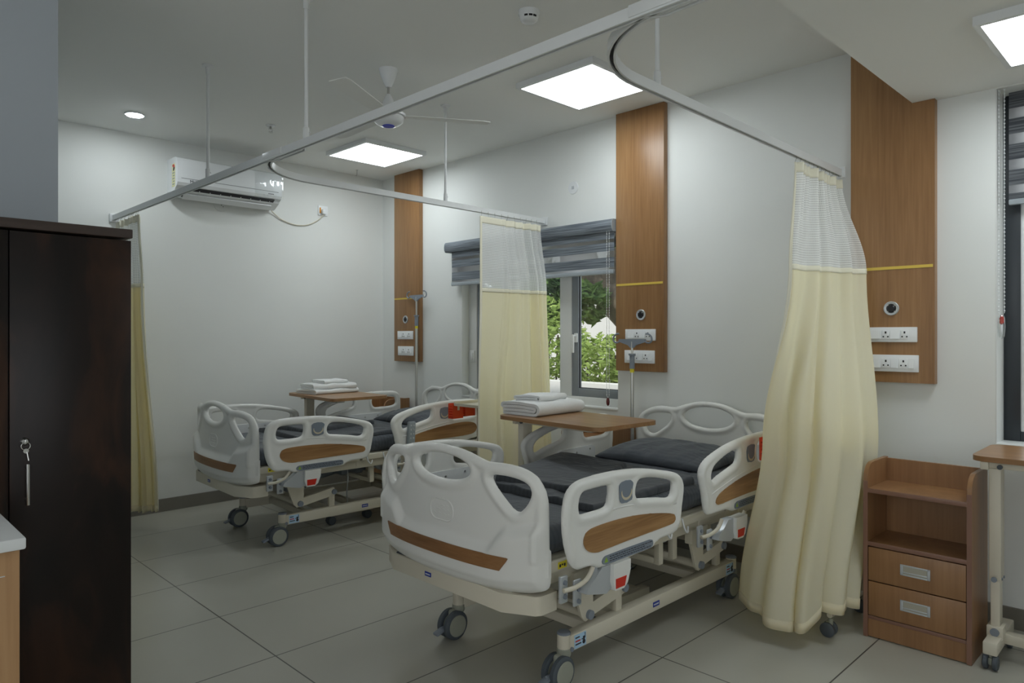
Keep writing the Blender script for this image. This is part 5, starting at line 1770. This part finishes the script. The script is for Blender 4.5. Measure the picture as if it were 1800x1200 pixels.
# ------------------------------------------------------------------ curtains
def resample(pts, n):
    P = np.array(spline([(a, b, 0) for a, b in pts], 10))[:, :2]
    s = np.arange(len(P), dtype=float)
    q = np.linspace(0, s[-1], n)
    return np.stack([np.interp(q, s, P[:, 0]), np.interp(q, s, P[:, 1])], 1), s[-1]
def curtain(label, levels, width, pleats, zt, zb, zhem, amps, seed, phase=0.0, hooks=9, flat=0.0, ruffle=0):
    """levels: [(z, path)] from the top down; the cloth follows them with pleats of growing depth"""
    NS = 260
    zs = [l[0] for l in levels]
    PP = [resample(l[1], NS)[0] for l in levels]
    R = random.Random(seed)
    ss = np.linspace(0, 1, NS)
    # uneven pleat phase
    f = np.zeros(NS)
    for k in range(1, 6):
        f += R.uniform(-1, 1) * np.sin(2 * PI * k * ss + R.uniform(0, 6)) / k
    ph = 2 * PI * pleats * ss + 0.9 * f + phase
    mod = 0.75 + 0.35 * np.sin(2 * PI * 2.3 * ss + R.uniform(0, 6))
    fl = np.clip((ss - flat) / 0.12, 0, 1) if flat > 0 else np.ones(NS)
    env = np.minimum(1, np.minimum(ss, 1 - ss) / 0.03) * fl
    hem = np.array([zhem(s) for s in ss])
    def surf(i, z):
        for k in range(len(zs) - 1):
            if z <= zs[k] and z >= zs[k + 1]:
                t = (zs[k] - z) / (zs[k] - zs[k + 1]); break
        else:
            k, t = (len(zs) - 2, 1.0) if z < zs[-1] else (0, 0.0)
        t = t * t * (3 - 2 * t)
        P = PP[k] * (1 - t) + PP[k + 1] * t
        a = max(0, i - 2); b = min(NS - 1, i + 2)
        tx, ty = P[b] - P[a]
        l = math.hypot(tx, ty) + 1e-9
        nx, ny = -ty / l, tx / l
        zz = (zt - z) / (zt - 0.1)
        amp = amps[0] + (amps[1] - amps[0]) * zz ** 0.8
        w = math.sin(ph[i]) + 0.30 * math.sin(2 * ph[i] + 1.3 + 2 * zz) + 0.25 * math.sin(0.5 * ph[i] + 2 * zz + seed)
        o = amp * mod[i] * env[i] * w
        if ruffle:                       # tight gathers at the heading that die out below it
            o += 0.016 * env[i] * math.sin(2 * PI * ruffle * ss[i] + 1.4 * f[i]) * max(0.0, 1 - (zt - z) / 0.55) ** 1.6
        tx2 = amp * 0.5 * env[i] * math.cos(ph[i]) / 1.0
        return P[i][0] + nx * o + tx / l * tx2 * 0.6, P[i][1] + ny * o + ty / l * tx2 * 0.6
    def sheet(z0, z1, nz, o=0.0):
        vs = []; uv = []
        for i in range(NS):
            for j in range(nz):
                zz0 = z0 if z0 is not None else hem[i]
                z = z1 + (zz0 - z1) * j / (nz - 1)
                x, y = surf(i, z)
                vs.append((x, y, z)); uv.append((ss[i] * width, z))
        fs = [(i * nz + j, (i + 1) * nz + j, (i + 1) * nz + j + 1, i * nz + j + 1) for i in range(NS - 1) for j in range(nz - 1)]
        m = M().add(vs, fs); m.uv = uv
        return m
    c = PP[0][NS // 2]
    t = thing('hospital_curtain', label, 'curtain', (c[0], c[1], 0.1), 0, 'cream hospital curtains with white net tops')
    def thick(o, d):
        md = o.modifiers.new('solidify', 'SOLIDIFY'); md.thickness = d; md.offset = 0
        return o
    thick(sheet(zt - 0.048, zt, 5).build('header_tape', 'band', t, sharp=180), 0.004)
    sheet(zb, zt - 0.047, 46).build('net_panel', 'net', t, sharp=180)
    thick(sheet(zb - 0.022, zb + 0.006, 4).build('seam_band', 'band', t, sharp=180), 0.0045)
    sheet(None, zb - 0.015, 90).build('cloth_panel', 'cloth', t, sharp=180)
    # hem and side borders
    vs = []; fs = []
    for i in range(NS):
        for z in (hem[i], hem[i] + 0.045):
            x, y = surf(i, z); vs.append((x, y, z))
    fs = [(2 * i, 2 * i + 2, 2 * i + 3, 2 * i + 1) for i in range(NS - 1)]
    thick(M().add(vs, fs).build('hem', 'cloth', t, sharp=180), 0.004)
    vs = []; nz = 120
    nb = 7
    for j in range(nz):
        for i in range(nb):
            z = zt + (hem[0] - zt) * j / (nz - 1)
            x, y = surf(int(i * 1.2), z)
            vs.append((x, y, z))
    fs = [(j * nb + i, j * nb + i + 1, (j + 1) * nb + i + 1, (j + 1) * nb + i) for j in range(nz - 1) for i in range(nb - 1)]
    thick(M().add(vs, fs).build('side_border', 'band', t, sharp=180), 0.005)
    for k in range(hooks):
        i = int((k + 0.25) / hooks * (NS - 1))
        x, y = surf(i, zt - 0.01)
        px, py = PP[0][i]
        M().tube(spline([(x, y, zt - 0.035), (x, y, zt - 0.005), ((x + px) / 2, (y + py) / 2, zt + 0.012), (px, py, ZT - 0.004), (px, py, ZT + 0.011)], 3), 0.0016, 6).build('hook', 'steel', t)
    return t
curtain('cream curtain with net top hanging across the garden window between the two beds',
        [(2.235, [(3.33, 3.665), (3.55, 3.67), (3.78, 3.68), (3.95, 3.66)]), (1.72, [(3.32, 3.655), (3.55, 3.64), (3.80, 3.62), (3.955, 3.60)]),
         (0.90, [(3.285, 3.635), (3.40, 3.56), (3.75, 3.55), (3.965, 3.575)]), (0.10, [(3.27, 3.62), (3.42, 3.545), (3.75, 3.53), (3.98, 3.55)])],
        1.9, 7.5, 2.235, 1.722, lambda s: 0.09, (0.020, 0.034), 4, 0.4, 10, 0.30)
curtain('long cream curtain with net top draped over a trolley at the right',
        [(2.238, [(3.395, 1.452), (3.51, 1.454), (3.63, 1.456), (3.75, 1.458), (3.87, 1.46), (3.985, 1.462)]),
         (1.735, [(3.375, 1.475), (3.48, 1.45), (3.60, 1.42), (3.71, 1.385), (3.82, 1.345), (3.93, 1.305)]),
         (0.90, [(3.225, 1.525), (3.20, 1.44), (3.21, 1.32), (3.29, 1.222), (3.52, 1.192), (3.80, 1.212)]),
         (0.08, [(3.345, 1.69), (3.17, 1.57), (3.09, 1.36), (3.16, 1.26), (3.30, 1.205), (3.46, 1.187)])],
        2.2, 4.3, 2.238, 1.735, lambda s: 0.070 + 0.075 * smoothstep(0.45, 0.68, s) - 0.02 * smoothstep(0.85, 1, s), (0.012, 0.036), 8, 2.6, 11, 0.0, 11)
curtain('cream curtain gathered at the back wall behind the dark wardrobe',
        [(2.235, [(MX, 5.30), (MX, 5.5), (MX, 5.83)]), (1.75, [(1.645, 5.33), (1.63, 5.5), (1.60, 5.83)]), (0.12, [(1.765, 5.38), (1.70, 5.46), (1.60, 5.60), (1.56, 5.80)])],
        1.8, 8, 2.235, 1.755, lambda s: 0.13 - 0.02 * s, (0.022, 0.040), 12, 0.0, 8, 0.0)
